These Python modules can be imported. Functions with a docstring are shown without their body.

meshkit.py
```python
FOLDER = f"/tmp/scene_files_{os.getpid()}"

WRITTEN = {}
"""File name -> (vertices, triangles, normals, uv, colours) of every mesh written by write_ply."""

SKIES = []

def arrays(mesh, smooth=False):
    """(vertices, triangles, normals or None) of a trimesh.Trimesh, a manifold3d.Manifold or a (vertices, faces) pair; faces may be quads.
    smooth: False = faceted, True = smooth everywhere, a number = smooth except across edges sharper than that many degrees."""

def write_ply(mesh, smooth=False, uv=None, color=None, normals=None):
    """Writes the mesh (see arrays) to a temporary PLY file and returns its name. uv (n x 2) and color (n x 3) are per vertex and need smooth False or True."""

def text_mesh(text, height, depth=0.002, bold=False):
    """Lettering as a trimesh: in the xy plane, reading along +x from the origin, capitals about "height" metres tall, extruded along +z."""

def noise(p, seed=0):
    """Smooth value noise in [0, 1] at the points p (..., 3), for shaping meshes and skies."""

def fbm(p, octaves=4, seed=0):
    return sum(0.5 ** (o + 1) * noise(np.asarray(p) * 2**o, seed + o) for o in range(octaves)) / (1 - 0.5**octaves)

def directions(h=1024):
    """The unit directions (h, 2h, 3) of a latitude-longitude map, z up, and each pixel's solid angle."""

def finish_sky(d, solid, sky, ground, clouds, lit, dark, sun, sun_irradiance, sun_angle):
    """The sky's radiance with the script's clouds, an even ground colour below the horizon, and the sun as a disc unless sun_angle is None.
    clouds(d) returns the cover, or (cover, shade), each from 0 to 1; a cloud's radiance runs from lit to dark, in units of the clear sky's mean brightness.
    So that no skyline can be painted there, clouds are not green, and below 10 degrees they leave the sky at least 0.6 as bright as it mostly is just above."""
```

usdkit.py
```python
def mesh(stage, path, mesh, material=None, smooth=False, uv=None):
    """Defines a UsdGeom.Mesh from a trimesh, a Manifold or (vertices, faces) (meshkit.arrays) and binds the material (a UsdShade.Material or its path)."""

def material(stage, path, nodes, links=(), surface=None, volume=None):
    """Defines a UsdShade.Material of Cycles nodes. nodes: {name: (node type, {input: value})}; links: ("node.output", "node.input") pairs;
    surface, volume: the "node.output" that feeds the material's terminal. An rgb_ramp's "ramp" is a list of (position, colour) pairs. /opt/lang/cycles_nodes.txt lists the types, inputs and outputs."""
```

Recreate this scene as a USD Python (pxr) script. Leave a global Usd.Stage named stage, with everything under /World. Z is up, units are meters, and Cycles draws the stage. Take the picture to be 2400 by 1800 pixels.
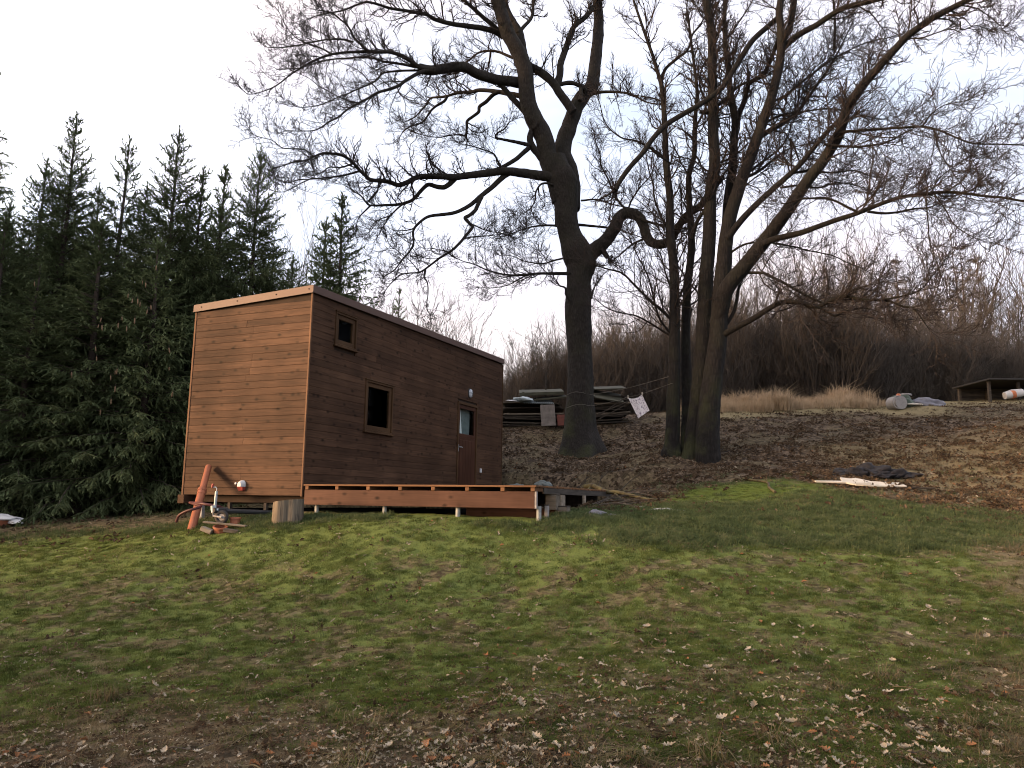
import math
import numpy as np
import trimesh
import shapely.geometry as sg
from scipy.interpolate import RBFInterpolator
from scipy.spatial.transform import Rotation
from pxr import Usd, UsdGeom, UsdLux, UsdShade, Sdf, Gf, Vt
import usdkit
import meshkit
from meshkit import fbm, noise

stage = Usd.Stage.CreateInMemory()
UsdGeom.SetStageUpAxis(stage, "Z")
UsdGeom.SetStageMetersPerUnit(stage, 1.0)
UsdGeom.Xform.Define(stage, "/World")
UsdGeom.Scope.Define(stage, "/World/Looks")

# ------------------------------------------------------------------ camera, sky, sun, exposure
PITCH, ROLL, F = 0.1517, 0.0142, 1801.0          # the eye is the origin; x right, y ahead, z up
SUN_AZ, SUN_EL = math.radians(-106.0), math.radians(5.5)
SUN_INTENSITY, SUN_ANGLE, SUN_COLOR = 1.15, 26.0, (1.0, 0.59, 0.31)
SKY_STRENGTH, EXPOSURE = 0.05, 2.38

_f = np.array([0, math.cos(PITCH), math.sin(PITCH)])
_u0 = np.array([0, -math.sin(PITCH), math.cos(PITCH)])
_R = np.array([1.0, 0, 0]) * math.cos(ROLL) + _u0 * math.sin(ROLL)
_U = -np.array([1.0, 0, 0]) * math.sin(ROLL) + _u0 * math.cos(ROLL)
cam = UsdGeom.Camera.Define(stage, "/World/camera")
m4 = np.eye(4)
m4[0, :3], m4[1, :3], m4[2, :3] = _R, _U, -_f
cam.AddTransformOp().Set(Gf.Matrix4d(*m4.ravel().tolist()))
cam.CreateHorizontalApertureAttr(36.0)
cam.CreateVerticalApertureAttr(27.0)
cam.CreateFocalLengthAttr(36.0 * F / 2400.0)
cam.CreateFStopAttr(0.0)
cam.CreateClippingRangeAttr(Gf.Vec2f(0.05, 5000))
cam.CreateExposureAttr(EXPOSURE)

SUN = np.array([math.sin(SUN_AZ) * math.cos(SUN_EL), math.cos(SUN_AZ) * math.cos(SUN_EL), math.sin(SUN_EL)])
sky = UsdLux.DomeLight.Define(stage, "/World/sky")
sky.GetPrim().SetCustomDataByKey("kind", "structure")
sky_mat = usdkit.material(stage, "/World/Looks/sky_air", {
    "co": ("texture_coordinate", {}),
    "sky": ("sky_texture", {"sky_type": "single_scattering", "sun_disc": False, "sun_elevation": SUN_EL, "sun_rotation": SUN_AZ, "aerosol_density": 2.0}),
    "map": ("mapping", {"scale": (1.0, 1.0, 3.2)}),
    "n": ("noise_texture", {"scale": 2.3, "detail": 5.0, "roughness": 0.55, "distortion": 0.6}),
    "r": ("rgb_ramp", {"ramp": [(0.38, (0.80, 0.80, 0.80)), (0.62, (1.0, 1.0, 1.0))]}),
    "n2": ("noise_texture", {"scale": 1.1, "detail": 2.0}),
    "tint": ("rgb_ramp", {"ramp": [(0.36, (4.9, 5.7, 7.2)), (0.48, (5.9, 6.1, 7.2)), (0.56, (6.7, 6.3, 7.0)), (0.66, (7.1, 6.5, 6.7))]}),
    "mx": ("mix_color", {"use_clamp": False}),
    "dot": ("vector_math", {"math_type": "dot_product", "vector2": tuple(SUN)}), "gl": ("map_range", {"from_min": -1.0, "from_max": 1.0, "to_min": 0.0, "to_max": 1.0}),
    "glow": ("vector_math", {"math_type": "multiply"}), "gt": ("rgb_ramp", {"ramp": [(0.0, (0.72, 0.715, 0.715)), (0.2, (0.735, 0.73, 0.725)), (0.36, (0.745, 0.745, 0.735)), (0.5, (0.86, 0.85, 0.83)), (0.65, (1.4, 1.28, 1.16)), (0.8, (2.1, 1.78, 1.45)), (1.0, (2.9, 2.25, 1.62))]}),
    "bg": ("background_shader", {"strength": SKY_STRENGTH}),
}, [("co.generated", "map.vector"), ("map.vector", "n.vector"), ("map.vector", "n2.vector"), ("n.fac", "r.fac"), ("n2.fac", "tint.fac"),
    ("r.color", "mx.fac"), ("sky.color", "mx.a"), ("tint.color", "mx.b"), ("co.generated", "dot.vector1"), ("dot.value", "gl.value"), ("mx.result", "glow.vector1"), ("gl.result", "gt.fac"), ("gt.color", "glow.vector2"), ("glow.vector", "bg.color")], surface="bg.background")
UsdShade.MaterialBindingAPI.Apply(sky.GetPrim()).Bind(sky_mat)

sun = UsdLux.DistantLight.Define(stage, "/World/sun")
sun.CreateNormalizeAttr(True)
sun.CreateIntensityAttr(SUN_INTENSITY)
sun.CreateAngleAttr(SUN_ANGLE)
sun.CreateColorAttr(Gf.Vec3f(*SUN_COLOR))
_z = SUN
_x = np.cross([0, 0, 1.0], _z); _x /= np.linalg.norm(_x)
_y = np.cross(_z, _x)
m4 = np.eye(4)
m4[0, :3], m4[1, :3], m4[2, :3] = _x, _y, _z
sun.AddTransformOp().Set(Gf.Matrix4d(*m4.ravel().tolist()))


def ray(px, py):
    d = _f + _R * (px - 1200) / F - _U * (py - 900) / F
    return d / d[1]


def at(px, py, Y):
    """The point at distance Y ahead of the eye that stands where the photograph shows pixel (px, py)."""
    return ray(px, py) * Y


# ------------------------------------------------------------------ prims
_names = {}


def numbered(parent, name):
    k = (parent, name)
    n = _names.get(k, -1) + 1
    _names[k] = n
    return f"{parent}/{name}" + (f"_{n:03d}" if n else "")


def tag(p, label=None, cat=None, group=None, kind=None):
    p = p.GetPrim() if hasattr(p, "GetPrim") else p
    for k, v in (("label", label), ("category", cat), ("group", group), ("kind", kind)):
        if v:
            p.SetCustomDataByKey(k, v)
    return p


def matrix(loc=(0, 0, 0), rz=0.0, scale=1.0, R=None):
    m = np.eye(4)
    if R is None:
        c, s = math.cos(rz), math.sin(rz)
        R = np.array([[c, -s, 0], [s, c, 0], [0, 0, 1.0]])
    m[:3, :3] = (R * np.asarray(scale)).T
    m[3, :3] = loc
    return Gf.Matrix4d(*m.ravel().tolist())


def thing(name, label, cat, loc=(0, 0, 0), rz=0.0, group=None, kind=None, scale=1.0, R=None):
    x = UsdGeom.Xform.Define(stage, numbered("/World", name))
    x.MakeMatrixXform().Set(matrix(loc, rz, scale, R))
    return tag(x, label, cat, group, kind)


def part(parent, name, mesh, mat, smooth=False, label=None, kind=None):
    m = usdkit.mesh(stage, numbered(str(parent.GetPath()), name), mesh, mat, smooth)
    return tag(m, label, kind=kind)


def single(name, mesh, mat, label, cat=None, group=None, kind=None, smooth=False):
    m = usdkit.mesh(stage, numbered("/World", name), mesh, mat, smooth)
    return tag(m, label, cat, group, kind)


def copy_of(src, label, loc, rz=0.0, scale=1.0, R=None, group=None, cat=None):
    base = src.GetName()
    head, _, tail = base.rpartition("_")
    if head and tail.isdigit():
        base = head
    x = UsdGeom.Xform.Define(stage, numbered("/World", base))
    p = x.GetPrim()
    p.GetReferences().AddInternalReference(src.GetPath())
    x.MakeMatrixXform().Set(matrix(loc, rz, scale, R))
    p.SetInstanceable(True)
    return tag(p, label, cat or src.GetCustomDataByKey("category"), group or src.GetCustomDataByKey("group"))


# ------------------------------------------------------------------ materials
_L = "/World/Looks/"


def mat(name, ramp, scale=(6, 6, 6), nscale=1.0, detail=4.0, rough=0.85, spec=0.25, bump=0.0, bump_d=0.01, space="object", rand=0.0, trans=0.0, metallic=0.0, distort=0.0):
    """A principled surface whose colour runs through a ramp by noise; rand: spread of brightness between objects; trans: leaf translucency."""
    nodes = {
        "co": ("texture_coordinate", {}), "geo": ("geometry", {}),
        "map": ("mapping", {"scale": scale}),
        "n": ("noise_texture", {"scale": nscale, "detail": detail, "roughness": 0.6, "distortion": distort}),
        "r": ("rgb_ramp", {"ramp": ramp}),
        "p": ("principled_bsdf", {"roughness": rough, "specular_ior_level": spec, "metallic": metallic}),
    }
    links = [("co.object" if space == "object" else "geo.position", "map.vector"), ("map.vector", "n.vector"), ("n.fac", "r.fac")]
    col = "r.color"
    if rand:
        nodes["oi"] = ("object_info", {})
        nodes["mr"] = ("map_range", {"to_min": 1 - rand, "to_max": 1 + rand})
        nodes["hs"] = ("hsv", {})
        links += [("oi.random", "mr.value"), ("mr.result", "hs.value"), (col, "hs.color")]
        col = "hs.color"
    links.append((col, "p.base_color"))
    if bump:
        nodes["b"] = ("bump", {"strength": bump, "distance": bump_d})
        links += [("n.fac", "b.height"), ("b.normal", "p.normal")]
    out = "p.BSDF"
    if trans:
        nodes["t"] = ("translucent_bsdf", {})
        nodes["mc"] = ("mix_closure", {"fac": trans})
        links += [(col, "t.color"), ("p.BSDF", "mc.closure1"), ("t.BSDF", "mc.closure2")]
        out = "mc.closure"
    return usdkit.material(stage, _L + name, nodes, links, surface=out)


def plain(name, c, rough=0.6, spec=0.2, var=0.25, metallic=0.0, **k):
    c = np.array(c)
    return mat(name, [(0.3, tuple(c * (1 - var))), (0.7, tuple(c * (1 + var)))], rough=rough, spec=spec, metallic=metallic, **k)


def wood(name, along, dark, light, knots=True, rand=0.26, rough=0.62):
    """Stained planed boards: grain stretched along one axis, darker knots, tone by board."""
    st = [34.0, 34.0, 34.0]; st[along] = 1.6
    kt = [3.0, 3.0, 7.4]; kt[along] = 4.4
    if along != 1: kt[1] = 0.0
    if along != 0: kt[0] = 0.0
    br = [0.9, 0.9, 8.5]
    nodes = {
        "co": ("texture_coordinate", {}), "oi": ("object_info", {}),
        "off": ("vector_math", {"math_type": "scale", "scale": 7.0}),
        "cx": ("combine_xyz", {}), "add": ("vector_math", {"math_type": "add"}),
        "m1": ("mapping", {"scale": tuple(st)}), "n1": ("noise_texture", {"scale": 1.0, "detail": 5.0, "roughness": 0.65, "distortion": 0.8}),
        "m2": ("mapping", {"scale": tuple(kt)}), "v": ("voronoi_texture", {"scale": 1.0, "randomness": 1.0, "dimensions": "2D"}),
        "n3": ("noise_texture", {"scale": 1.3, "detail": 4.0}),
        "r": ("rgb_ramp", {"ramp": [(0.28, dark), (0.50, tuple((np.array(dark) + np.array(light)) / 2)), (0.74, light)]}),
        "kr": ("rgb_ramp", {"ramp": [(0.0, (0.16, 0.17, 0.18)), (0.09, (0.24, 0.25, 0.26)), (0.16, (0.62, 0.62, 0.60)), (0.27, (1, 1, 1))]}),
        "kb": ("rgb_ramp", {"ramp": [(0.36, (0.74, 0.72, 0.70)), (0.66, (1.24, 1.22, 1.18))]}),
        "k": ("mix_color", {"blend_type": "multiply", "fac": 0.85 if knots else 0.0, "use_clamp": False}),
        "k2": ("mix_color", {"blend_type": "multiply", "fac": 1.0, "use_clamp": False}),
        "mr": ("map_range", {"to_min": 1 - rand, "to_max": 1 + rand}), "hs": ("hsv", {}),
        "b": ("bump", {"strength": 0.25, "distance": 0.004}),
        "p": ("principled_bsdf", {"roughness": rough, "specular_ior_level": 0.07}),
        "ks": ("separate_xyz", {}), "kc": ("combine_xyz", {}), "vc": ("separate_color", {}), "kon": ("map_range", {"from_min": 0.52, "from_max": 0.92, "to_min": 0.0, "to_max": 0.95 if knots else 0.0, "clamp": True}),
    }
    links = [("oi.random", "cx.x"), ("oi.random", "cx.y"), ("cx.vector", "off.vector1"), ("co.object", "add.vector1"), ("off.vector", "add.vector2"),
             ("add.vector", "m1.vector"), ("co.object", "m2.vector"), ("m1.vector", "n1.vector"), ("m2.vector", "ks.vector"), (f"ks.{'xyx'[along]}", "kc.x"), ("ks.z", "kc.y"), ("kc.vector", "v.vector"), ("v.color", "vc.color"), ("vc.r", "kon.value"), ("kon.result", "k.fac"), ("co.object", "n3.vector"),
             ("n1.fac", "r.fac"), ("v.distance", "kr.fac"), ("r.color", "k.a"), ("kr.color", "k.b"), ("n3.fac", "kb.fac"),
             ("k.result", "k2.a"), ("kb.color", "k2.b"), ("oi.random", "mr.value"), ("mr.result", "hs.value"),
             ("k2.result", "hs.color"), ("hs.color", "p.base_color"), ("n1.fac", "b.height"), ("b.normal", "p.normal")]
    return usdkit.material(stage, _L + name, nodes, links, surface="p.BSDF")


WD, WL = (0.0215, 0.0125, 0.0084), (0.060, 0.0355, 0.0224)
M = {}
M["plank_u"] = wood("stained_boards_long", 0, WD, WL, rand=0.2)
M["plank_v"] = wood("stained_boards_end", 1, WD, WL)
M["trim"] = wood("stained_trim", 2, (0.075, 0.043, 0.026), (0.11, 0.066, 0.041), knots=False, rand=0.05)
M["joinery"] = wood("window_wood", 2, (0.030, 0.018, 0.010), (0.050, 0.030, 0.016), knots=False, rand=0.05, rough=0.45)
M["door"] = wood("door_wood", 2, (0.026, 0.013, 0.009), (0.042, 0.020, 0.013), knots=False, rand=0.03, rough=0.4)
M["fascia"] = plain("painted_roof_flashing", (0.066, 0.045, 0.039), rough=0.5, var=0.08, scale=(2, 2, 2), spec=0.15)
M["core"] = plain("dark_underlay", (0.02, 0.014, 0.01), rough=0.9)
M["roofing"] = plain("dark_roof_sheet", (0.06, 0.045, 0.04), rough=0.6)
M["deck_new"] = wood("deck_boards_new", 1, (0.07, 0.039, 0.021), (0.115, 0.066, 0.037), knots=False, rand=0.1)
M["deck_red"] = wood("deck_beam_red", 1, (0.036, 0.0195, 0.014), (0.060, 0.034, 0.025), rand=0.04)
M["old_wood"] = mat("old_grey_wood", [(0.3, (0.07, 0.06, 0.045)), (0.7, (0.17, 0.15, 0.12))], scale=(3, 20, 20), rand=0.35, bump=0.3)
M["dark_wood"] = mat("dark_wet_wood", [(0.3, (0.016, 0.014, 0.012)), (0.7, (0.052, 0.046, 0.038))], scale=(3, 20, 20), rand=0.5, bump=0.3)
M["moss_wood"] = mat("mossy_weathered_board", [(0.3, (0.018, 0.020, 0.014)), (0.7, (0.055, 0.058, 0.042))], scale=(3, 9, 9), rand=0.25)
M["steel"] = plain("galvanised_steel", (0.22, 0.26, 0.29), rough=0.5, metallic=0.35, scale=(25, 25, 25))
M["grey_paint"] = plain("pale_grey_paint", (0.17, 0.17, 0.17), rough=0.55, scale=(20, 20, 20))
M["post_pipe"] = plain("weathered_pipe", (0.15, 0.17, 0.175), rough=0.6, var=0.4, scale=(12, 12, 12))
M["black"] = plain("black_rubber", (0.02, 0.02, 0.02), rough=0.7)
M["frame_steel"] = plain("dark_trailer_steel", (0.02, 0.022, 0.024), rough=0.55, scale=(10, 10, 10))
M["orange"] = plain("orange_plastic", (0.17, 0.066, 0.038), rough=0.5, var=0.18, scale=(5, 5, 5))
M["rust_red"] = plain("dull_red_plastic", (0.30, 0.055, 0.035), rough=0.55)
M["hose"] = plain("dark_red_hose", (0.045, 0.016, 0.018), rough=0.5)
M["white"] = plain("white_plastic", (0.34, 0.36, 0.38), rough=0.45, var=0.1)
M["bag_blue"] = mat("printed_plastic_bag", [(0.42, (0.36, 0.35, 0.37)), (0.52, (0.28, 0.27, 0.34)), (0.6, (0.10, 0.10, 0.26))], scale=(5, 5, 7), rough=0.4, spec=0.5)
M["red_cap"] = plain("red_plastic_flap", (0.17, 0.035, 0.03), rough=0.45)
M["milk_glass"] = plain("milky_lamp_glass", (0.30, 0.34, 0.39), rough=0.25, var=0.05)
M["curtain"] = plain("white_curtain_cloth", (0.72, 0.74, 0.74), rough=0.9, var=0.12, scale=(30, 30, 3))
M["dark_room"] = plain("dark_interior", (0.015, 0.013, 0.012), rough=0.95)
M["metal_sheet"] = plain("pale_corrugated_sheet", (0.25, 0.31, 0.34), rough=0.45, var=0.3)
M["grey_panel"] = plain("grey_fibre_panel", (0.13, 0.122, 0.115), rough=0.8, var=0.3)
M["red_panel"] = plain("faded_red_panel", (0.11, 0.04, 0.032), rough=0.7)
M["pale_board"] = plain("pale_chipboard", (0.34, 0.33, 0.29), rough=0.7, var=0.2, scale=(4, 4, 4))
M["black_film"] = plain("black_film", (0.012, 0.012, 0.014), rough=0.75, spec=0.2, scale=(14, 14, 14), var=0.6)
M["green_tarp"] = plain("dark_green_tarpaulin", (0.035, 0.05, 0.038), rough=0.6)
M["grey_tarp"] = plain("blue_grey_tarpaulin", (0.09, 0.095, 0.115), rough=0.55)
M["teal_tarp"] = plain("teal_grey_tarpaulin", (0.055, 0.07, 0.072), rough=0.55)
M["orange_cloth"] = plain("faded_orange_cloth", (0.32, 0.12, 0.06), rough=0.8)
M["rope"] = plain("pale_clothesline", (0.12, 0.115, 0.105), rough=0.8)
M["gl_pane"] = usdkit.material(stage, _L + "window_glass", {
    "fr": ("fresnel", {"IOR": 1.035}), "t": ("transparent_bsdf", {"color": (0.86, 0.9, 0.9)}), "g": ("glossy_bsdf", {"roughness": 0.03, "color": (0.9, 0.92, 0.95)}),
    "mc": ("mix_closure", {})}, [("fr.fac", "mc.fac"), ("t.BSDF", "mc.closure1"), ("g.BSDF", "mc.closure2")], surface="mc.closure")
M["cloth"] = usdkit.material(stage, _L + "patterned_cloth", {
    "co": ("texture_coordinate", {}), "v": ("voronoi_texture", {"scale": 22.0}), "n": ("noise_texture", {"scale": 24.0, "detail": 3.0}),
    "r": ("rgb_ramp", {"ramp": [(0.53, (0.60, 0.60, 0.65)), (0.60, (0.22, 0.21, 0.28))]}),
    "d": ("principled_bsdf", {"roughness": 0.9}), "t": ("translucent_bsdf", {}), "mc": ("mix_closure", {"fac": 0.3})},
    [("co.object", "n.vector"), ("n.fac", "r.fac"), ("r.color", "d.base_color"), ("r.color", "t.color"), ("d.BSDF", "mc.closure1"), ("t.BSDF", "mc.closure2")], surface="mc.closure")


def bark(name, dark, light, moss=(0.026, 0.031, 0.014), moss_top=1.2, scale=22.0):
    nodes = {
        "geo": ("geometry", {}), "m": ("mapping", {"scale": (1.0, 1.0, 0.22)}),
        "v": ("voronoi_texture", {"scale": scale, "feature": "distance_to_edge"}), "n": ("noise_texture", {"scale": 9.0, "detail": 5.0, "roughness": 0.65}),
        "mixh": ("mix_float", {"fac": 0.5}),
        "r": ("rgb_ramp", {"ramp": [(0.2, dark), (0.62, light)]}),
        "big": ("noise_texture", {"scale": 1.7, "detail": 4.0}), "br": ("rgb_ramp", {"ramp": [(0.47, (0, 0, 0)), (0.64, (1, 1, 1))]}),
        "sx": ("separate_xyz", {}), "mz": ("map_range", {"from_min": moss_top + 1.8, "from_max": moss_top, "to_min": 0.12, "to_max": 0.75, "clamp": True}),
        "mm": ("math", {"math_type": "multiply"}), "c": ("mix_color", {"b": moss}),
        "b": ("bump", {"strength": 1.0, "distance": 0.06}), "p": ("principled_bsdf", {"roughness": 0.92, "specular_ior_level": 0.15})}
    links = [("geo.position", "m.vector"), ("m.vector", "v.vector"), ("geo.position", "n.vector"), ("v.distance", "mixh.a"), ("n.fac", "mixh.b"), ("mixh.result", "r.fac"),
             ("geo.position", "big.vector"), ("big.fac", "br.fac"), ("geo.position", "sx.vector"), ("sx.z", "mz.value"), ("br.color", "mm.value1"), ("mz.result", "mm.value2"),
             ("mm.value", "c.fac"), ("r.color", "c.a"), ("c.result", "p.base_color"), ("mixh.result", "b.height"), ("b.normal", "p.normal")]
    return usdkit.material(stage, _L + name, nodes, links, surface="p.BSDF")


M["oak_bark"] = bark("oak_bark", (0.008, 0.0077, 0.0075), (0.026, 0.025, 0.024), moss_top=1.6)
M["alder_bark"] = bark("smooth_dark_bark", (0.005, 0.0049, 0.0049), (0.0145, 0.014, 0.0137), moss_top=1.5, scale=14.0)
M["twig"] = plain("twig_bark", (0.018, 0.016, 0.016), rough=0.9, spec=0.1, var=0.3, space="world")
M["shrub_twig"] = plain("brown_twig_bark", (0.046, 0.0425, 0.039), rough=0.9, spec=0.1, var=0.35, scale=(0.5, 0.5, 0.5), rand=0.25)
M["pale_twig"] = plain("pale_twig_bark", (0.13, 0.10, 0.085), rough=0.9, spec=0.1, var=0.3, rand=0.2)
M["needles"] = mat("spruce_needles", [(0.3, (0.042, 0.060, 0.030)), (0.55, (0.078, 0.104, 0.052)), (0.75, (0.122, 0.138, 0.07))], scale=(1.2, 1.2, 1.2), detail=6.0, rough=0.85, spec=0.04, rand=0.18, trans=0.22)
M["spruce_bark"] = plain("spruce_bark", (0.030, 0.025, 0.022), rough=0.95, var=0.4, scale=(8, 8, 3))
M["cone"] = plain("spruce_cone", (0.115, 0.08, 0.05), rough=0.7, var=0.25, scale=(40, 40, 40))
M["log"] = mat("split_log_wood", [(0.3, (0.018, 0.016, 0.013)), (0.46, (0.075, 0.066, 0.05)), (0.72, (0.165, 0.138, 0.098))], scale=(26, 26, 1.8), detail=6.0, bump=0.8, bump_d=0.02, distort=0.6)
M["log_end"] = mat("sawn_log_end", [(0.3, (0.10, 0.08, 0.058)), (0.7, (0.19, 0.155, 0.115))], scale=(25, 25, 25))
M["moss_branch"] = mat("mossy_branch_bark", [(0.35, (0.024, 0.020, 0.013)), (0.62, (0.064, 0.060, 0.026))], scale=(9, 9, 9), bump=0.4)


# ------------------------------------------------------------------ shapes
def box(x0, x1, y0, y1, z0, z1, ch=0.0):
    """A box from corner to corner, its edges chamfered by ch."""
    x0, x1 = min(x0, x1), max(x0, x1); y0, y1 = min(y0, y1), max(y0, y1); z0, z1 = min(z0, z1), max(z0, z1)
    if ch <= 0:
        b = trimesh.creation.box([x1 - x0, y1 - y0, z1 - z0])
        b.apply_translation([(x0 + x1) / 2, (y0 + y1) / 2, (z0 + z1) / 2])
        return b
    pts = []
    for sx in (0, 1):
        for sy in (0, 1):
            for sz in (0, 1):
                c = np.array([(x0, x1)[sx], (y0, y1)[sy], (z0, z1)[sz]], float)
                d = np.array([1 - 2 * sx, 1 - 2 * sy, 1 - 2 * sz]) * ch
                for k in range(3):
                    e = d.copy(); e[k] = 0
                    pts.append(c + e)
    return trimesh.convex.convex_hull(np.array(pts))


def cat(*ms):
    return trimesh.util.concatenate([m for m in ms])


def catmull(P, n):
    """Points P (k, d) resampled smoothly, n to each span."""
    P = np.asarray(P, float)
    if len(P) < 3:
        t = np.linspace(0, 1, n * (len(P) - 1) + 1)[:, None]
        return P[0] * (1 - t) + P[-1] * t
    Q = np.vstack([2 * P[0] - P[1], P, 2 * P[-1] - P[-2]])
    out = []
    for i in range(1, len(Q) - 2):
        t = np.linspace(0, 1, n, endpoint=False)[:, None]
        a, b, c, d = Q[i - 1], Q[i], Q[i + 1], Q[i + 2]
        out.append(0.5 * (2 * b + (c - a) * t + (2 * a - 5 * b + 4 * c - d) * t ** 2 + (3 * b - a - 3 * c + d) * t ** 3))
    return np.vstack(out + [P[-1:]])


def tube(P, r, sides=8, lump=0.0, seed=0, cap=True):
    """A closed tube along P with radii r; lump roughens its outline."""
    P = np.asarray(P, float); n = len(P)
    r = np.broadcast_to(np.asarray(r, float), (n,))
    T = np.gradient(P, axis=0); T /= np.linalg.norm(T, axis=1, keepdims=True) + 1e-12
    ref = np.array([0.31, 0.87, 0.1]) if abs(T[0, 2]) > 0.7 else np.array([0.05, 0.1, 1.0])
    A = ref - T[0] * (ref @ T[0]); A /= np.linalg.norm(A)
    As = []
    for t in T:
        A = A - t * (A @ t); A = A / (np.linalg.norm(A) + 1e-12); As.append(A)
    As = np.array(As); Bs = np.cross(T, As)
    ang = np.arange(sides) / sides * 2 * np.pi
    off = np.cos(ang)[None, :, None] * As[:, None] + np.sin(ang)[None, :, None] * Bs[:, None]
    rad = r[:, None, None] * np.ones((1, sides, 1))
    V = P[:, None] + off * rad
    if lump:
        k = 0.8 / max(float(np.median(r)), 0.02)
        V = P[:, None] + off * rad * (1 + lump * (fbm(V * k + seed, 3, seed) - 0.5)[..., None] * 2)
    V = V.reshape(-1, 3)
    i, j = np.meshgrid(np.arange(n - 1), np.arange(sides), indexing="ij")
    a, b = (i * sides + j).ravel(), (i * sides + (j + 1) % sides).ravel()
    Fc = np.vstack([np.stack([a, b, b + sides], 1), np.stack([a, b + sides, a + sides], 1)])
    if cap:
        V = np.vstack([V, P[:1], P[-1:]])
        j = np.arange(sides)
        c0, c1, e = len(V) - 2, len(V) - 1, (n - 1) * sides
        Fc = np.vstack([Fc, np.stack([(j + 1) % sides, j, np.full(sides, c0)], 1), np.stack([e + j, e + (j + 1) % sides, np.full(sides, c1)], 1)])
    return trimesh.Trimesh(V, Fc, process=False)


def chains(P, r, sides=3):
    """Many thin branches at once: P (N, m, 3), r (N, m). Returns (vertices, faces)."""
    N, m, _ = P.shape
    T = P[:, -1] - P[:, 0]; T /= np.linalg.norm(T, axis=1, keepdims=True) + 1e-12
    ref = np.where(np.abs(T[:, 2:3]) > 0.8, [[1.0, 0.2, 0]], [[0.1, 0.05, 1.0]])
    A = np.cross(T, ref); A /= np.linalg.norm(A, axis=1, keepdims=True) + 1e-12
    B = np.cross(T, A)
    ang = np.arange(sides) / sides * 2 * np.pi
    off = np.cos(ang)[None, :, None] * A[:, None] + np.sin(ang)[None, :, None] * B[:, None]
    V = (P[:, :, None] + off[:, None] * r[:, :, None, None]).reshape(-1, 3)
    n, i, j = np.meshgrid(np.arange(N), np.arange(m - 1), np.arange(sides), indexing="ij")
    a = (n * m * sides + i * sides + j).ravel(); b = (n * m * sides + i * sides + (j + 1) % sides).ravel()
    return V, np.vstack([np.stack([a, b, b + sides], 1), np.stack([a, b + sides, a + sides], 1)])


def join(parts):
    V, Fc, n = [], [], 0
    for v, f in parts:
        V.append(v); Fc.append(f + n); n += len(v)
    return np.vstack(V), np.vstack(Fc)


def unit(v):
    return v / (np.linalg.norm(v, axis=-1, keepdims=True) + 1e-12)


def grow(rng, S, D, L, nseg, wig, trop, tropv=(0, 0, 1)):
    """Branches from starts S in directions D with lengths L: polylines (N, nseg+1, 3) that wander and bend towards tropv."""
    P = [S]; d = unit(D); tv = np.array(tropv, float)
    for k in range(nseg):
        d = unit(d + rng.normal(0, wig, d.shape) + tv * trop)
        P.append(P[-1] + d * (L / nseg)[:, None])
    return np.stack(P, 1)


def sprout(rng, P, k, t0, a0, a1, up=0.0):
    """k side branches for each polyline of P: starts, directions, place along the parent (0 to 1) and parent index."""
    N, m, _ = P.shape
    idx = np.repeat(np.arange(N), k)
    t = t0 + (1 - t0) * (np.tile(np.arange(k), N) + rng.random(N * k)) / k
    s = np.clip(t * (m - 1), 0, m - 1 - 1e-6); i = s.astype(int); w = (s - i)[:, None]
    S = P[idx, i] * (1 - w) + P[idx, i + 1] * w
    T = unit(P[idx, i + 1] - P[idx, i])
    rv = unit(np.cross(T, rng.normal(size=T.shape)))
    a = rng.uniform(a0, a1, N * k)[:, None]
    return S, unit(T * np.cos(a) + rv * np.sin(a) + np.array([0, 0, up])), t, idx


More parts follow.
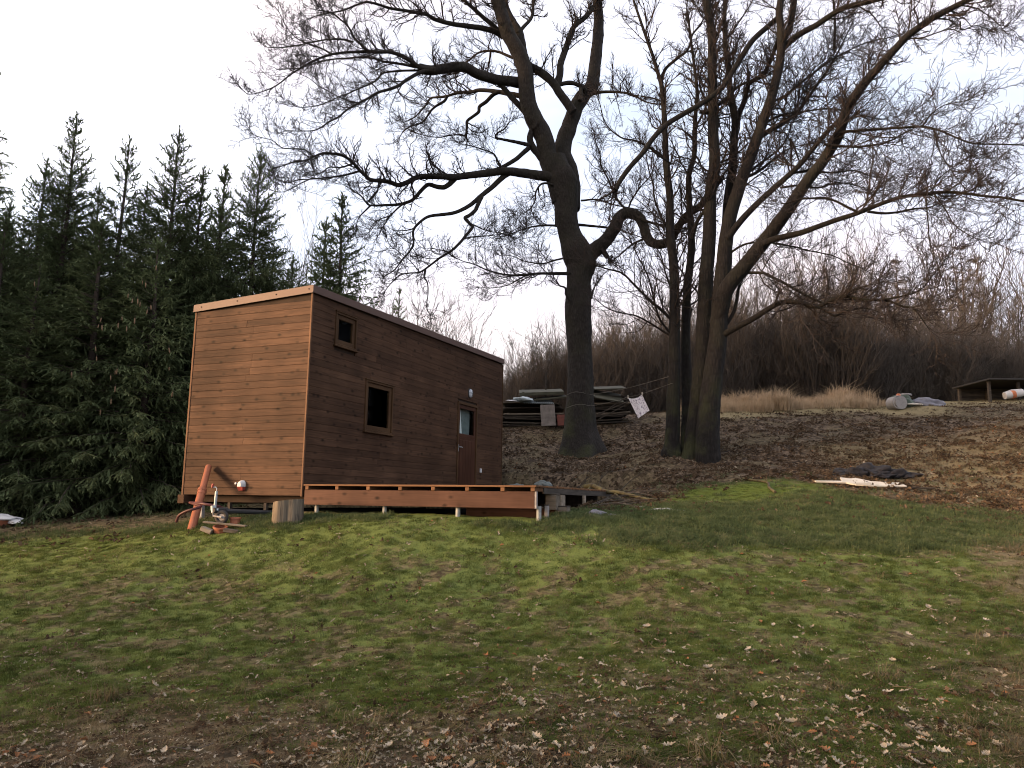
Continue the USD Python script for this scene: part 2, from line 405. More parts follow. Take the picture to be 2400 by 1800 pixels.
# ------------------------------------------------------------------ ground
ctrl = []
for px, py, Y in [
    (-300, 1800, 4.6), (0, 1800, 4.5), (600, 1800, 4.45), (1200, 1800, 4.4), (1800, 1800, 4.35), (2400, 1800, 4.3), (2700, 1800, 4.3),
    (0, 1600, 6.3), (600, 1600, 6.2), (1200, 1600, 6.1), (1800, 1600, 5.9), (2400, 1600, 5.8),
    (0, 1450, 8.2), (600, 1450, 8.1), (1200, 1450, 7.9), (1800, 1450, 7.6), (2400, 1450, 7.4),
    (0, 1340, 10.1), (600, 1340, 9.8), (1200, 1340, 9.3), (1800, 1340, 9.0), (2400, 1340, 8.9),
    (0, 1270, 12.2), (300, 1262, 11.8), (600, 1250, 11.1), (900, 1240, 10.7), (1200, 1240, 10.5), (1500, 1240, 10.5), (1800, 1250, 10.6), (2400, 1255, 10.7),
    (0, 1228, 14.2), (250, 1226, 13.4), (450, 1230, 12.4),
    (500, 1238, 11.7), (700, 1222, 11.6), (900, 1213, 11.6), (1100, 1208, 11.4), (1300, 1207, 11.2),
    (0, 1207, 16.5), (300, 1207, 16.2), (-400, 1210, 17),
    (1450, 1198, 11.8), (1600, 1190, 12.2), (1800, 1190, 12.6), (2100, 1195, 12.7), (2400, 1200, 12.8),
    (1560, 1165, 14.2), (1700, 1150, 14.4), (1900, 1150, 14.4), (2100, 1150, 14.5), (2400, 1145, 14.8),
    (1420, 1150, 15.6), (1700, 1118, 16.8), (1960, 1110, 16.8), (2250, 1090, 17.2), (2500, 1060, 17.6),
    (1280, 1125, 19.0), (1400, 1095, 20.5), (1500, 1085, 20.0), (1650, 1092, 19.0), (1610, 1060, 20.4), (1850, 1060, 19.6), (2100, 1040, 20.4), (2400, 1010, 20.8),
    (1240, 1060, 22.3), (1370, 1062, 23.0), (1480, 1040, 23.4), (1600, 1030, 23.0), (1800, 1010, 23.6), (2100, 985, 24.4), (2400, 960, 25),
    (1200, 1002, 25.6), (1330, 1000, 26), (1480, 985, 26.6), (1600, 975, 27), (1800, 964, 28), (2000, 958, 28.5), (2200, 945, 28.5), (2400, 935, 29),
]:
    ctrl.append(at(px, py, Y))
ctrl += [np.array(p, float) for p in [
    (0, 0, -1.62), (-5, 0, -1.6), (5, 0, -1.55), (0, -10, -1.9), (-14, -8, -1.7), (14, -8, -1.3), (-16, 4, -1.2), (14, 5, -0.6), (18, 12, 0.6),
    (-14, 24, -0.1), (-8, 26, 0.2), (-20, 16, -0.4), (-24, 34, 0.5), (-6, 32, 2.0), (-2, 27, 2.5), (2, 34, 3.3), (10, 36, 4.1), (20, 36, 4.5), (0, 48, 4.2), (14, 50, 4.8), (30, 46, 5.0),
    (-14, 46, 3.0), (0, 75, 5.2), (30, 80, 5.8), (-40, 70, 3.5), (-45, 10, -0.8), (45, 15, 3.0), (-30, -30, -2.2), (30, -30, -1.6), (20, 24, 3.3), (27, 30, 4.3), (0, 110, 5.4), (60, 90, 6.0), (-60, 100, 3.5)]]
ctrl = np.array(ctrl)
_rbf = RBFInterpolator(ctrl[:, :2], ctrl[:, 2], kernel="thin_plate_spline", smoothing=0.02)

YAW = 0.403
CX, CY, ZB = -3.291, 12.246, 0.041
HL, HW = 7.785, 2.5
DU = np.array([math.sin(YAW), math.cos(YAW)])      # along the long wall, away from the eye
DV = np.array([math.cos(YAW), -math.sin(YAW)])     # away from the long wall, over the deck


def house_uv(X, Y):
    return (X - CX) * DU[0] + (Y - CY) * DU[1], (X - CX) * DV[0] + (Y - CY) * DV[1]


def smooth_step(x):
    x = np.clip(x, 0, 1)
    return x * x * (3 - 2 * x)


def height(X, Y, detail=True):
    X, Y = np.asarray(X, float), np.asarray(Y, float)
    sh = np.broadcast(X, Y).shape
    X, Y = np.broadcast_to(X, sh).ravel(), np.broadcast_to(Y, sh).ravel()
    r = np.hypot(X, Y)
    k = np.minimum(1, 115 / np.maximum(r, 1e-6))
    z = _rbf(np.stack([X * k, Y * k], 1))
    u, v = house_uv(X, Y)
    out = np.maximum(np.maximum(0.75 - u, u - HL - 0.2), np.maximum(-HW - 0.3 - v, v - 3.55))
    w = 1 - smooth_step(out / 0.55)
    z = z * (1 - w) + np.minimum(z, -0.42 + 0.02 * u) * w
    if detail:
        p = np.stack([X, Y, 0 * X], 1)
        near = 1 / (1 + (r / 30) ** 2)
        bank = smooth_step((z + 0.1) / 0.8)
        z = z + near * (0.11 * (fbm(p * 0.55 + 3, 3, 5) - 0.5) + 0.032 * (fbm(p * 2.6, 3, 9) - 0.5) + 0.016 * (noise(p * 13.0, 3) - 0.5))
        z = z + bank * near * 0.45 * (fbm(p * 0.75 + 9, 3, 15) - 0.5)
    return z.reshape(sh)


def ground_at(px, py, y0=3.0, y1=60.0):
    """Where the sight line of a pixel meets the ground."""
    d = ray(px, py)
    t = np.linspace(y0, y1, 700)
    g = d[2] * t - height(d[0] * t, t)
    k = np.nonzero((g[:-1] > 0) & (g[1:] <= 0))[0]
    if not len(k):
        return d * y1
    a = t[k[0]] + (t[1] - t[0]) * g[k[0]] / (g[k[0]] - g[k[0] + 1])
    return d * a


def on_ground(X, Y, up=0.0):
    return np.array([X, Y, float(height(X, Y)) + up])


# one sheet, fine ahead of the eye and coarse behind
ang = np.concatenate([np.linspace(-180, -43, 40, endpoint=False), np.linspace(-43, 43, 460, endpoint=False), np.linspace(43, 180, 40, endpoint=False)])
rad = np.concatenate([[0.02, 1.2, 2.4], np.geomspace(3.4, 60, 340), np.geomspace(66, 1500, 20)])
A_, R_ = np.meshgrid(np.radians(ang), rad, indexing="ij")
GX, GY = (R_ * np.sin(A_)).ravel(), (R_ * np.cos(A_)).ravel()
GZ = height(GX, GY)
na, nr = len(ang), len(rad)
i, j = np.meshgrid(np.arange(na), np.arange(nr - 1), indexing="ij")
a, b = (i * nr + j).ravel(), (((i + 1) % na) * nr + j).ravel()
GF = np.vstack([np.stack([a, a + 1, b + 1], 1), np.stack([a, b + 1, b], 1)])


def blob(X, Y, c, rx, ry, rot=0.0, soft=0.5):
    dx, dy = X - c[0], Y - c[1]
    cs, sn = math.cos(rot), math.sin(rot)
    d = np.hypot((dx * cs + dy * sn) / rx, (-dx * sn + dy * cs) / ry)
    return 1 - smooth_step((d - (1 - soft)) / soft)


def cover(X, Y):
    """What grows where: (lawn, leaf litter, bright moss, dry straw), each 0 to 1. The rest is bare soil."""
    X, Y = np.asarray(X, float), np.asarray(Y, float)
    p = np.stack([X, Y, 0 * X], -1)
    n1, n2, n3 = fbm(p * 0.42 + 7, 4, 21), fbm(p * 1.5 + 2, 4, 33), fbm(p * 4.5, 3, 41)
    edge = (n1 - 0.5) * 2.6
    bank_y = np.interp(X, [-20, -3.2, 0.6, 2.0, 2.7, 3.4, 5, 7, 9, 14], [12.4, 11.75, 11.4, 11.7, 12.3, 15.0, 14.9, 12.8, 11.0, 9.0])
    lawn = 1 - smooth_step((Y + edge * 0.5 - bank_y) / 1.2)
    lawn = lawn * smooth_step((Y - 3.2 + edge * 1.8 + 0.13 * X) / 2.2)
    straw_line = np.interp(Y, [3, 6, 9, 12], [1.7, 3.2, 5.0, 7.0])
    straw = smooth_step((X - straw_line + edge * 1.2) / 1.6) * (1 - smooth_step((Y - 18) / 5))
    holes = smooth_step((0.34 * n2 + 0.66 * n3 - 0.45) / 0.13) * smooth_step((11.2 - Y) / 2.0) * 0.66
    lawn = lawn * (1 - 0.85 * straw) * (1 - holes)
    moss = np.maximum(blob(X, Y, (4.5, 14.6), 2.0, 1.2, 0.1), 0.9 * blob(X, Y, (3.6, 13.6), 1.7, 0.7, 0.2))
    moss = moss * smooth_step((n3 - 0.25) / 0.2)
    ter = smooth_step((Y - bank_y + 0.3) / 1.5) * smooth_step((X + 1.5) / 1.5)
    litter = ter * (0.45 + 0.55 * smooth_step((n2 - 0.34) / 0.16)) * (1 - moss)
    front = smooth_step((5.6 - Y - 0.1 * X) / 1.2) * smooth_step((n2 - 0.36) / 0.15)
    far = smooth_step((Y - 25.0 - (n1 - 0.5) * 5) / 2.5) * smooth_step((X - 5.0) / 2.0)
    straw = np.maximum(straw * (0.3 + 0.7 * n3), far * 0.85)
    return np.clip(lawn, 0, 1), np.clip(np.maximum(litter * (1 - far), 0.6 * front), 0, 1), np.clip(moss, 0, 1), np.clip(straw, 0, 1)


lawn, litter, moss, straw = cover(GX, GY)
ground_mat = usdkit.material(stage, _L + "ground_soil_and_turf", {
    "geo": ("geometry", {}), "cv": ("attribute", {"attribute": "cover"}), "sp": ("separate_xyz", {}), "st": ("attribute", {"attribute": "straw"}),
    "n1": ("noise_texture", {"scale": 1.1, "detail": 6.0, "roughness": 0.65}), "n2": ("noise_texture", {"scale": 16.0, "detail": 6.0, "roughness": 0.7}),
    "n3": ("noise_texture", {"scale": 75.0, "detail": 5.0, "roughness": 0.8}), "v": ("voronoi_texture", {"scale": 15.0}), "vs": ("separate_color", {}), "lf": ("mix_float", {"fac": 0.55}), "sf": ("mix_float", {"fac": 0.25}),
    "soil": ("rgb_ramp", {"ramp": [(0.32, (0.022, 0.018, 0.010)), (0.50, (0.078, 0.066, 0.037)), (0.70, (0.185, 0.162, 0.098))]}),
    "turf": ("rgb_ramp", {"ramp": [(0.32, (0.032, 0.047, 0.013)), (0.50, (0.090, 0.124, 0.034)), (0.68, (0.185, 0.220, 0.068))]}),
    "lit": ("rgb_ramp", {"ramp": [(0.25, (0.014, 0.0105, 0.0075)), (0.48, (0.048, 0.036, 0.025)), (0.72, (0.125, 0.098, 0.07))]}),
    "mos": ("rgb_ramp", {"ramp": [(0.3, (0.036, 0.056, 0.010)), (0.7, (0.088, 0.125, 0.020))]}),
    "str": ("rgb_ramp", {"ramp": [(0.3, (0.085, 0.072, 0.038)), (0.7, (0.27, 0.235, 0.14))]}),
    "mix12": ("mix_float", {"fac": 0.5}), "mix13": ("mix_float", {"fac": 0.55}),
    "k1": ("math", {"math_type": "add"}), "k2": ("math", {"math_type": "subtract", "value2": 0.5}), "k3": ("map_range", {"from_min": 0.3, "from_max": 0.7, "clamp": True}),
    "c1": ("mix_color", {}), "c2": ("mix_color", {}), "c3": ("mix_color", {}), "c4": ("mix_color", {}),
    "b": ("bump", {"strength": 1.0, "distance": 0.05}), "p": ("principled_bsdf", {"roughness": 0.95, "specular_ior_level": 0.1}),
}, [("geo.position", "n1.vector"), ("geo.position", "n2.vector"), ("geo.position", "n3.vector"), ("geo.position", "v.vector"), ("cv.vector", "sp.vector"),
    ("n1.fac", "mix12.a"), ("n2.fac", "mix12.b"), ("mix12.result", "mix13.a"), ("n3.fac", "mix13.b"),
    ("v.color", "vs.color"), ("mix13.result", "lf.a"), ("vs.r", "lf.b"), ("mix13.result", "sf.a"), ("vs.g", "sf.b"), ("sf.result", "soil.fac"), ("mix13.result", "turf.fac"), ("lf.result", "lit.fac"), ("mix13.result", "mos.fac"), ("mix13.result", "str.fac"),
    ("sp.x", "k1.value1"), ("n2.fac", "k1.value2"), ("k1.value", "k2.value1"), ("k2.value", "k3.value"),
    ("soil.color", "c1.a"), ("turf.color", "c1.b"), ("k3.result", "c1.fac"),
    ("c1.result", "c2.a"), ("lit.color", "c2.b"), ("sp.y", "c2.fac"), ("c2.result", "c3.a"), ("str.color", "c3.b"), ("st.fac", "c3.fac"),
    ("c3.result", "c4.a"), ("mos.color", "c4.b"), ("sp.z", "c4.fac"), ("c4.result", "p.base_color"), ("mix13.result", "b.height"), ("b.normal", "p.normal")], surface="p.BSDF")
g = single("ground", (np.stack([GX, GY, GZ], 1), GF), ground_mat, "rough sloping ground of lawn, bare soil and leaf litter rising to a bank", kind="structure", smooth=True)
gm = UsdGeom.PrimvarsAPI(g)
gm.CreatePrimvar("cover", Sdf.ValueTypeNames.Color3fArray, "vertex").Set(Vt.Vec3fArray.FromNumpy(np.stack([lawn, litter, moss], 1).astype(np.float32)))
gm.CreatePrimvar("straw", Sdf.ValueTypeNames.FloatArray, "vertex").Set(Vt.FloatArray.FromNumpy(straw.astype(np.float32)))

# ------------------------------------------------------------------ the little timber house on its trailer
import manifold3d as mf
HRZ = math.pi / 2 - YAW                             # house axes: x along the long wall, y from it to the far side, z up
WALL_T = 0.022                                     # boards
DU3, DW3 = np.array([DU[0], DU[1], 0]), np.array([-DV[0], -DV[1], 0])
C3 = np.array([CX, CY, 0.0])


def hit_long(px, py, off=0.0):
    """Where a sight line meets the long wall: (x, z) in house axes."""
    d = ray(px, py)
    t = ((C3 + DW3 * off) @ DW3) / (d @ DW3)
    return (d * t - C3) @ DU3, (d * t)[2]


def hit_end(px, py, off=0.0):
    """Where a sight line meets the end wall, or a plane off metres in front of it: (y, z) in house axes."""
    d = ray(px, py)
    t = ((C3 - DU3 * off) @ DU3) / (d @ DU3)
    return (d * t - C3) @ DW3, (d * t)[2]


def roof_z(x, y):
    return 3.334 + (3.472 - 3.334) / HL * x - (3.334 - 3.219) / HW * y


def plank(axis, a0, a1, z0, z1a, z1b, d=WALL_T, ch=0.003):
    """A board on the long wall (axis 0, face at y = 0) or the end wall (axis 1, face at x = 0)."""
    prof = [(d, 0), (ch, 0), (0, ch), (0, -ch), (ch, -0.0001), (d, -0.0001)]     # depth behind the face; height from the bottom, or down from the top when negative
    V = []
    for a, z1 in ((a0, z1a), (a1, z1b)):
        for dep, hh in prof:
            z = z0 + hh if hh >= 0 else z1 + hh
            V.append((a, dep, z) if axis == 0 else (dep, a, z))
    Fc = []
    for k in range(6):
        n = (k + 1) % 6
        Fc += [(k, n, n + 6), (k, n + 6, k + 6)]
    for k in range(1, 5):
        Fc += [(0, k + 1, k), (6, 6 + k, 6 + k + 1)]
    m = trimesh.Trimesh(np.array(V, float), np.array(Fc), process=False)
    m.fix_normals()
    return m


house = thing("tiny_house", "brown timber-clad tiny house with a flat mono-pitch roof", "house", (CX, CY, 0), HRZ)
uw = (0.649, 1.279, 2.60, 3.182)
lw = (1.635, 2.571, 1.218, 2.149)
dr = (5.305, 6.304, 0.235, 2.221)


def mbox(x0, x1, y0, y1, z0, z1):
    return mf.Manifold.cube([x1 - x0, y1 - y0, z1 - z0]).translate([x0, y0, z0])


e = 0.02
shell = mf.Manifold.hull_points([(x, y, z) for x in (WALL_T + .001, HL - .02) for y in (WALL_T + .001, HW - .02) for z in (ZB + 0.01, roof_z(x, y) + 0.04)])
shell = shell - mbox(0.12, HL - 0.12, 0.12, HW - 0.12, ZB + 0.1, 3.1)
for w in (uw, lw, dr):
    shell = shell - mbox(w[0] + e, w[1] - e, -0.1, 0.3, w[2] + e, w[3] - e)
part(house, "wall_core", shell, M["core"])

rng = np.random.default_rng(11)
rows = 28
pitch = (roof_z(0, 0) - ZB) / rows
end_wall = UsdGeom.Xform.Define(stage, f"{house.GetPath()}/end_wall").GetPrim()
side_wall = UsdGeom.Xform.Define(stage, f"{house.GetPath()}/side_wall").GetPrim()
for k in range(rows + 2):
    z0 = ZB + k * pitch
    full = rng.random() < 0.35 or k in (3, 4, 8)
    cuts = [0.018, HW - 0.03] if full else [0.018, (1.22 if k % 2 else 1.27) + rng.normal(0, 0.05), HW - 0.03]
    for a0, a1 in zip(cuts[:-1], cuts[1:]):
        t0, t1 = min(z0 + pitch - 0.0022, roof_z(0, a0)), min(z0 + pitch - 0.0022, roof_z(0, a1))
        if min(t0, t1) - z0 < 0.014:
            continue
        m = plank(1, a0 + 0.0012, a1 - 0.0012, z0, t0, t1)
        m.apply_translation([-0.002 + rng.uniform(0, 0.004), 0, 0])
        part(end_wall, "plank", m, M["plank_v"])
    xs = [0.022] + sorted(rng.choice([1.9, 2.9, 3.9, 5.0], 1 + (k % 3 == 0), replace=False) + rng.normal(0, 0.2)) + [HL - 0.02]
    for a0, a1 in zip(xs[:-1], xs[1:]):
        spans = [(a0, a1)]
        zc0, zc1 = z0, z0 + pitch
        for w in (uw, lw, dr):
            if zc1 - 0.02 > w[2] and zc0 + 0.02 < w[3]:
                new = []
                for s0, s1 in spans:
                    if s1 <= w[0] or s0 >= w[1]:
                        new.append((s0, s1))
                    else:
                        if w[0] - s0 > 0.02: new.append((s0, w[0] + 0.005))
                        if s1 - w[1] > 0.02: new.append((w[1] - 0.005, s1))
                spans = new
        for s0, s1 in spans:
            t0, t1 = min(z0 + pitch - 0.0022, roof_z(s0, 0)), min(z0 + pitch - 0.0022, roof_z(s1, 0))
            if min(t0, t1) - z0 < 0.014:
                continue
            m = plank(0, s0 + 0.0012, s1 - 0.0012, z0, t0, t1)
            m.apply_translation([0, -0.002 + rng.uniform(0, 0.004), 0])
            part(side_wall, "plank", m, M["plank_u"])
# corner strips
part(house, "corner_trim", box(-0.012, 0.018, -0.012, 0.018, ZB - 0.01, 3.33, 0.003), M["trim"])
part(house, "corner_trim", box(-0.012, 0.02, HW - 0.03, HW + 0.008, ZB - 0.01, 3.215, 0.003), M["trim"])
part(house, "corner_trim", box(HL - 0.02, HL + 0.012, -0.012, 0.02, ZB, 3.46, 0.003), M["joinery"])


def sloped(x0, x1, y0, y1, zlo, zhi):
    """A block whose bottom and top run parallel to the roof, zlo and zhi above it."""
    return trimesh.convex.convex_hull(np.array([(x, y, roof_z(x, y) + z) for x in (x0, x1) for y in (y0, y1) for z in (zlo, zhi)]))


part(house, "roof", sloped(0.0, HL, 0.0, HW, 0.045, 0.118), M["roofing"])
part(house, "roof_flashing", cat(sloped(-0.034, -0.014, -0.034, HW + 0.03, 0.0, 0.13), sloped(-0.042, -0.0345, -0.036, HW + 0.034, 0.0, 0.012)), M["fascia"])
part(house, "roof_flashing", cat(sloped(-0.0135, HL + 0.03, -0.034, -0.014, 0.001, 0.131), sloped(-0.014, HL + 0.034, -0.046, -0.0345, 0.001, 0.014)), M["fascia"])
part(house, "roof_flashing", sloped(HL + 0.012, HL + 0.032, -0.013, HW + 0.03, 0.0, 0.13), M["fascia"])
part(house, "roof_flashing", sloped(-0.0135, HL + 0.011, HW + 0.01, HW + 0.03, 0.0, 0.13), M["fascia"])
for y in (0.05, 0.72, 1.55, 2.35):
    c = trimesh.creation.cylinder(0.011, 0.008, sections=10); c.apply_transform(trimesh.transformations.rotation_matrix(math.pi / 2, [0, 1, 0]))
    c.apply_translation([-0.037, y, roof_z(0, y) + 0.07]); part(house, "flashing_screw", c, M["core"])


def ring(x0, x1, z0, z1, w, y0, y1, ch=0.004):
    return cat(box(x0, x1, y0, y1, z1 - w, z1, ch), box(x0, x1, y0, y1, z0, z0 + w, ch), box(x0, x0 + w, y0, y1, z0 + w, z1 - w, ch), box(x1 - w, x1, y0, y1, z0 + w, z1 - w, ch))


for w, lab in ((uw, "small upper window of the house"), (lw, "larger lower window of the house")):
    win = UsdGeom.Xform.Define(stage, numbered(str(house.GetPath()), "window")).GetPrim()
    tag(win, lab)
    part(win, "casing", ring(w[0], w[1], w[2], w[3], 0.035, -0.022, 0.03), M["joinery"])
    part(win, "sash", ring(w[0] + 0.038, w[1] - 0.038, w[2] + 0.038, w[3] - 0.038, 0.075, 0.004, 0.055), M["joinery"])
    part(win, "pane", box(w[0] + 0.10, w[1] - 0.10, 0.028, 0.034, w[2] + 0.10, w[3] - 0.10), M["gl_pane"])
    part(win, "sill", box(w[0] - 0.03, w[1] + 0.03, -0.05, 0.01, w[2] - 0.028, w[2] - 0.001, 0.005), M["joinery"])
    part(win, "drip_cap", box(w[0] - 0.015, w[1] + 0.015, -0.036, 0.01, w[3] + 0.001, w[3] + 0.018, 0.004), M["joinery"])
door = UsdGeom.Xform.Define(stage, f"{house.GetPath()}/door").GetPrim()
part(door, "casing", cat(box(dr[0], dr[0] + 0.045, -0.024, 0.03, dr[2], dr[3] - 0.06, .004), box(dr[1] - 0.045, dr[1], -0.024, 0.03, dr[2], dr[3] - 0.06, .004), box(dr[0], dr[1], -0.024, 0.03, dr[3] - 0.06, dr[3], .004)), M["joinery"])
dz = hit_long(1090, 1020)[1]
part(door, "leaf", cat(ring(dr[0] + 0.05, dr[1] - 0.05, dz - 0.06, dr[3] - 0.065, 0.085, 0.002, 0.045), box(dr[0] + 0.05, dr[1] - 0.05, 0.002, 0.045, dr[2] + 0.01, dz - 0.061, 0.004)), M["door"])
for k in range(5):
    x0 = dr[0] + 0.14 + k * 0.145
    part(door, "panel_board", box(x0 + 0.002, x0 + 0.143, -0.006, 0.0015, dr[2] + 0.12, dz - 0.12, 0.003), M["door"])
part(door, "pane", box(dr[0] + 0.137, dr[1] - 0.137, 0.018, 0.024, dz + 0.027, dr[3] - 0.152), M["gl_pane"])
cv_pts = []
xx = np.linspace(dr[0] + 0.15, dr[0] + 0.42, 14)
zz = np.linspace(dz + 0.02, dr[3] - 0.15, 10)
CXX, CZZ = np.meshgrid(xx, zz, indexing="ij")
pinch = 0.35 + 0.65 * np.abs(np.linspace(-0.55, 1, 10)) ** 0.8
CXX2 = dr[0] + 0.15 + (CXX - dr[0] - 0.15) * (1.15 - 0.6 * (CZZ - dz) / (dr[3] - dz))
cvv = np.stack([CXX2, 0.10 + 0.014 * np.sin(CXX * 75), CZZ], -1).reshape(-1, 3)
gi, gj = np.meshgrid(np.arange(13), np.arange(9), indexing="ij"); q = (gi * 10 + gj).ravel()
part(door, "curtain", (cvv, np.vstack([np.stack([q, q + 10, q + 11], 1), np.stack([q, q + 11, q + 1], 1)])), M["curtain"], True)
part(door, "blind", box(dr[0] + 0.1, dr[1] - 0.1, 0.145, 0.15, dz - 0.02, dr[3] - 0.1), plain("grey_blind", (0.15, 0.18, 0.18), rough=0.8))
hx, hz = dr[0] + 0.085, hit_long(1072, 1047)[1]
part(door, "handle", cat(box(hx - 0.018, hx + 0.018, -0.006, 0.001, hz - 0.10, hz + 0.06, 0.002), tube([(hx, -0.006, hz), (hx, -0.05, hz), (hx + 0.11, -0.05, hz - 0.004)], 0.009, 8)), M["steel"])
# lamp by the door, socket and vent
lx, lz = hit_long(1101, 922)
lamp = UsdGeom.Xform.Define(stage, f"{house.GetPath()}/wall_lamp").GetPrim()
s = trimesh.creation.icosphere(3, 1.0); s.apply_scale([0.085, 0.055, 0.10]); s.apply_translation([lx, -0.02, lz])
part(lamp, "glass", s, M["milk_glass"], True)
s = trimesh.creation.icosphere(3, 1.0); s.apply_scale([0.105, 0.032, 0.122]); s.apply_translation([lx, -0.004, lz])
part(lamp, "base", s, M["black"], True)
part(lamp, "guard", cat(tube([(lx - 0.09, -0.02, lz), (lx - 0.05, -0.07, lz), (lx + 0.05, -0.07, lz), (lx + 0.09, -0.02, lz)], 0.008, 6), tube([(lx, -0.02, lz - 0.11), (lx, -0.082, lz - 0.03), (lx, -0.082, lz + 0.03), (lx, -0.02, lz + 0.11)], 0.008, 6)), M["black"])
sx_, sz_ = hit_long(1125, 1103)
part(house, "wall_socket", box(sx_ - 0.04, sx_ + 0.04, -0.035, -0.003, sz_ - 0.05, sz_ + 0.05, 0.008), M["white"])
vy, vz = hit_end(569, 1139)
inlet = UsdGeom.Xform.Define(stage, f"{house.GetPath()}/power_inlet").GetPrim()
pts = []
for yy, r_ in ((0.0, 0.075), (-0.05, 0.068), (-0.09, 0.045)):
    for k in range(16):
        an = math.pi * k / 15
        pts.append((yy, vy + r_ * 0.8 * math.cos(an), vz + 0.02 + r_ * math.sin(an)))
    pts += [(yy, vy - r_ * 0.8, vz - 0.012), (yy, vy + r_ * 0.8, vz - 0.012)]
part(inlet, "hood", trimesh.convex.convex_hull(np.array(pts)), M["white"], 40)
part(inlet, "flap", trimesh.convex.convex_hull(np.array([(x, vy + s_ * w_, vz + z_) for x, w_, z_ in ((0, .06, -.013), (0, .05, -.07), (-.075, .058, -.013), (-.05, .045, -.075)) for s_ in (-1, 1)])), M["red_cap"])
y_, z_ = hit_end(553.7, 1133)
c = trimesh.creation.cylinder(0.018, 0.02, sections=14); c.apply_transform(trimesh.transformations.rotation_matrix(math.pi / 2, [0, 1, 0])); c.apply_translation([-0.012, y_, z_])
part(house, "wall_button", c, M["white"])
# underneath
part(house, "sill_beam", box(-0.05, HL - 0.05, HW - 0.10, HW + 0.045, ZB - 0.15, ZB - 0.002, 0.006), M["plank_u"], label="thick timber beam end poking out under the left corner")
part(house, "sill_beam", box(0.16, 0.25, 0.02, HW - 0.105, ZB - 0.12, ZB - 0.002, 0.005), M["core"])
for y in (1.92, 1.62, 0.86):
    part(house, "floor_stud", box(0.17, 0.23, y - 0.028, y + 0.028, -0.30, ZB - 0.122, 0.003), M["dark_wood"])
trailer = UsdGeom.Xform.Define(stage, f"{house.GetPath()}/trailer_frame").GetPrim()
part(trailer, "cross_beam", box(0.24, 0.32, 0.1, 1.75, -0.30, -0.22, 0.005), M["frame_steel"])
for y in (0.42, 2.0):
    part(trailer, "long_beam", box(0.25, 7.5, y - 0.04, y + 0.04, -0.30, -0.18, 0.005), M["frame_steel"])
jx, jy = -0.95, None
jp = at(513, 1200, 11.55)
ju, jv = (jp - C3) @ DU3, (jp - C3) @ DW3
part(trailer, "drawbar", tube([(0.3, 0.5, -0.24), (ju + 0.1, jv - 0.02, -0.20)], 0.035, 8), M["frame_steel"])
part(trailer, "drawbar", tube([(0.3, 2.0, -0.24), (ju + 0.1, jv + 0.02, -0.20)], 0.035, 8), M["frame_steel"])
part(trailer, "hitch", tube([(ju + 0.16, jv, -0.19), (ju - 0.1, jv + 0.02, -0.19)], [0.045, 0.04], 10), M["black"])
part(house, "support_post", box(0.05, 0.12, HW - 0.42, HW - 0.34, -0.48, ZB - 0.152, 0.004), M["grey_paint"])


def house_axes(p):
    p = np.asarray(p, float)
    return np.array([(p - C3) @ DU3, (p - C3) @ DW3, p[2]])


jock = UsdGeom.Xform.Define(stage, f"{house.GetPath()}/jockey_wheel").GetPrim()
YJ = 11.5
J = lambda px, py, dy=0.0: house_axes(at(px, py, YJ + dy))
wc = J(519.5, 1212)
T = trimesh.creation.torus(0.074, 0.030, major_sections=28, minor_sections=10)
hub = cat(trimesh.creation.cylinder(0.062, 0.03, sections=28), trimesh.creation.torus(0.052, 0.012, 24, 8), trimesh.creation.cylinder(0.018, 0.075, sections=14))
face = np.array([-0.85, 0.53, 0.0]); face = face @ np.array([1, 0, 0]) * np.array([1, 0, 0]) + np.array([0, 0.45, 0])
rotm = trimesh.geometry.align_vectors([0, 0, 1], unit(np.array([-0.93, -0.36, 0.0])))
for mm_, nm_, mt_ in ((T, "tyre", "black"), (hub, "rim", "grey_paint")):
    mm_.apply_transform(rotm); mm_.apply_translation(wc); part(jock, nm_, mm_, M[mt_], 40)
part(jock, "tube", tube([J(503.5, 1192), J(507.5, 1151)], 0.021, 12), M["steel"], 40)
part(jock, "clamp", cat(tube([J(494, 1194), J(512, 1195)], 0.022, 10), tube([J(499, 1185), J(501, 1201)], 0.036, 12)), M["steel"], 40)
part(jock, "fork", cat(tube([J(500, 1198), J(500, 1209), J(519.5, 1212.5, -0.06)], 0.014, 8), tube([J(500, 1198), J(500, 1209), J(519.5, 1212.5, 0.06)], 0.014, 8)), M["grey_paint"], 40)
part(jock, "crank", tube([J(507.5, 1151), J(508, 1145), J(506, 1142), J(498, 1142), J(497.5, 1139)], 0.008, 8), M["steel"], 40)
part(jock, "crank_grip", tube([J(497.5, 1143), J(499.5, 1134)], 0.018, 10), M["red_cap"], 40)

# ------------------------------------------------------------------ the deck beside it
deck = thing("wooden_deck", "low unfinished timber deck along the right side of the house", "deck", (CX, CY, 0), HRZ)
DT = 0.226
y0d, y1d = -0.05, -3.97
x = -0.03
k = 0
while x < 6.6:
    part(deck, "deck_board", box(x, x + 0.137, y1d + rng.uniform(-0.012, 0.012) if k else y1d, y0d - (0.0 if k else 0.0), DT - 0.028, DT + rng.uniform(-0.0015, 0.0015), 0.003), M["deck_new"])
    x += 0.144; k += 1
for px in (721, 791, 864, 939, 1016, 1096, 1179, 1264):
    y, _ = hit_end(px, 1143, 0.0)
    y = max(min(y, y0d - 0.032), y1d + 0.05)
    part(deck, "joist", box(-0.02, 6.5, y - 0.031, y + 0.031, DT - 0.084, DT - 0.030, 0.003), M["deck_new"])
part(deck, "front_beam", box(0.0, 0.045, y1d + 0.03, y0d, -0.094, DT - 0.086, 0.004), M["deck_red"])
part(deck, "corner_post", box(0.0, 0.05, y1d + 0.002, y1d + 0.028, -0.094, DT - 0.086, 0.002), M["grey_paint"])
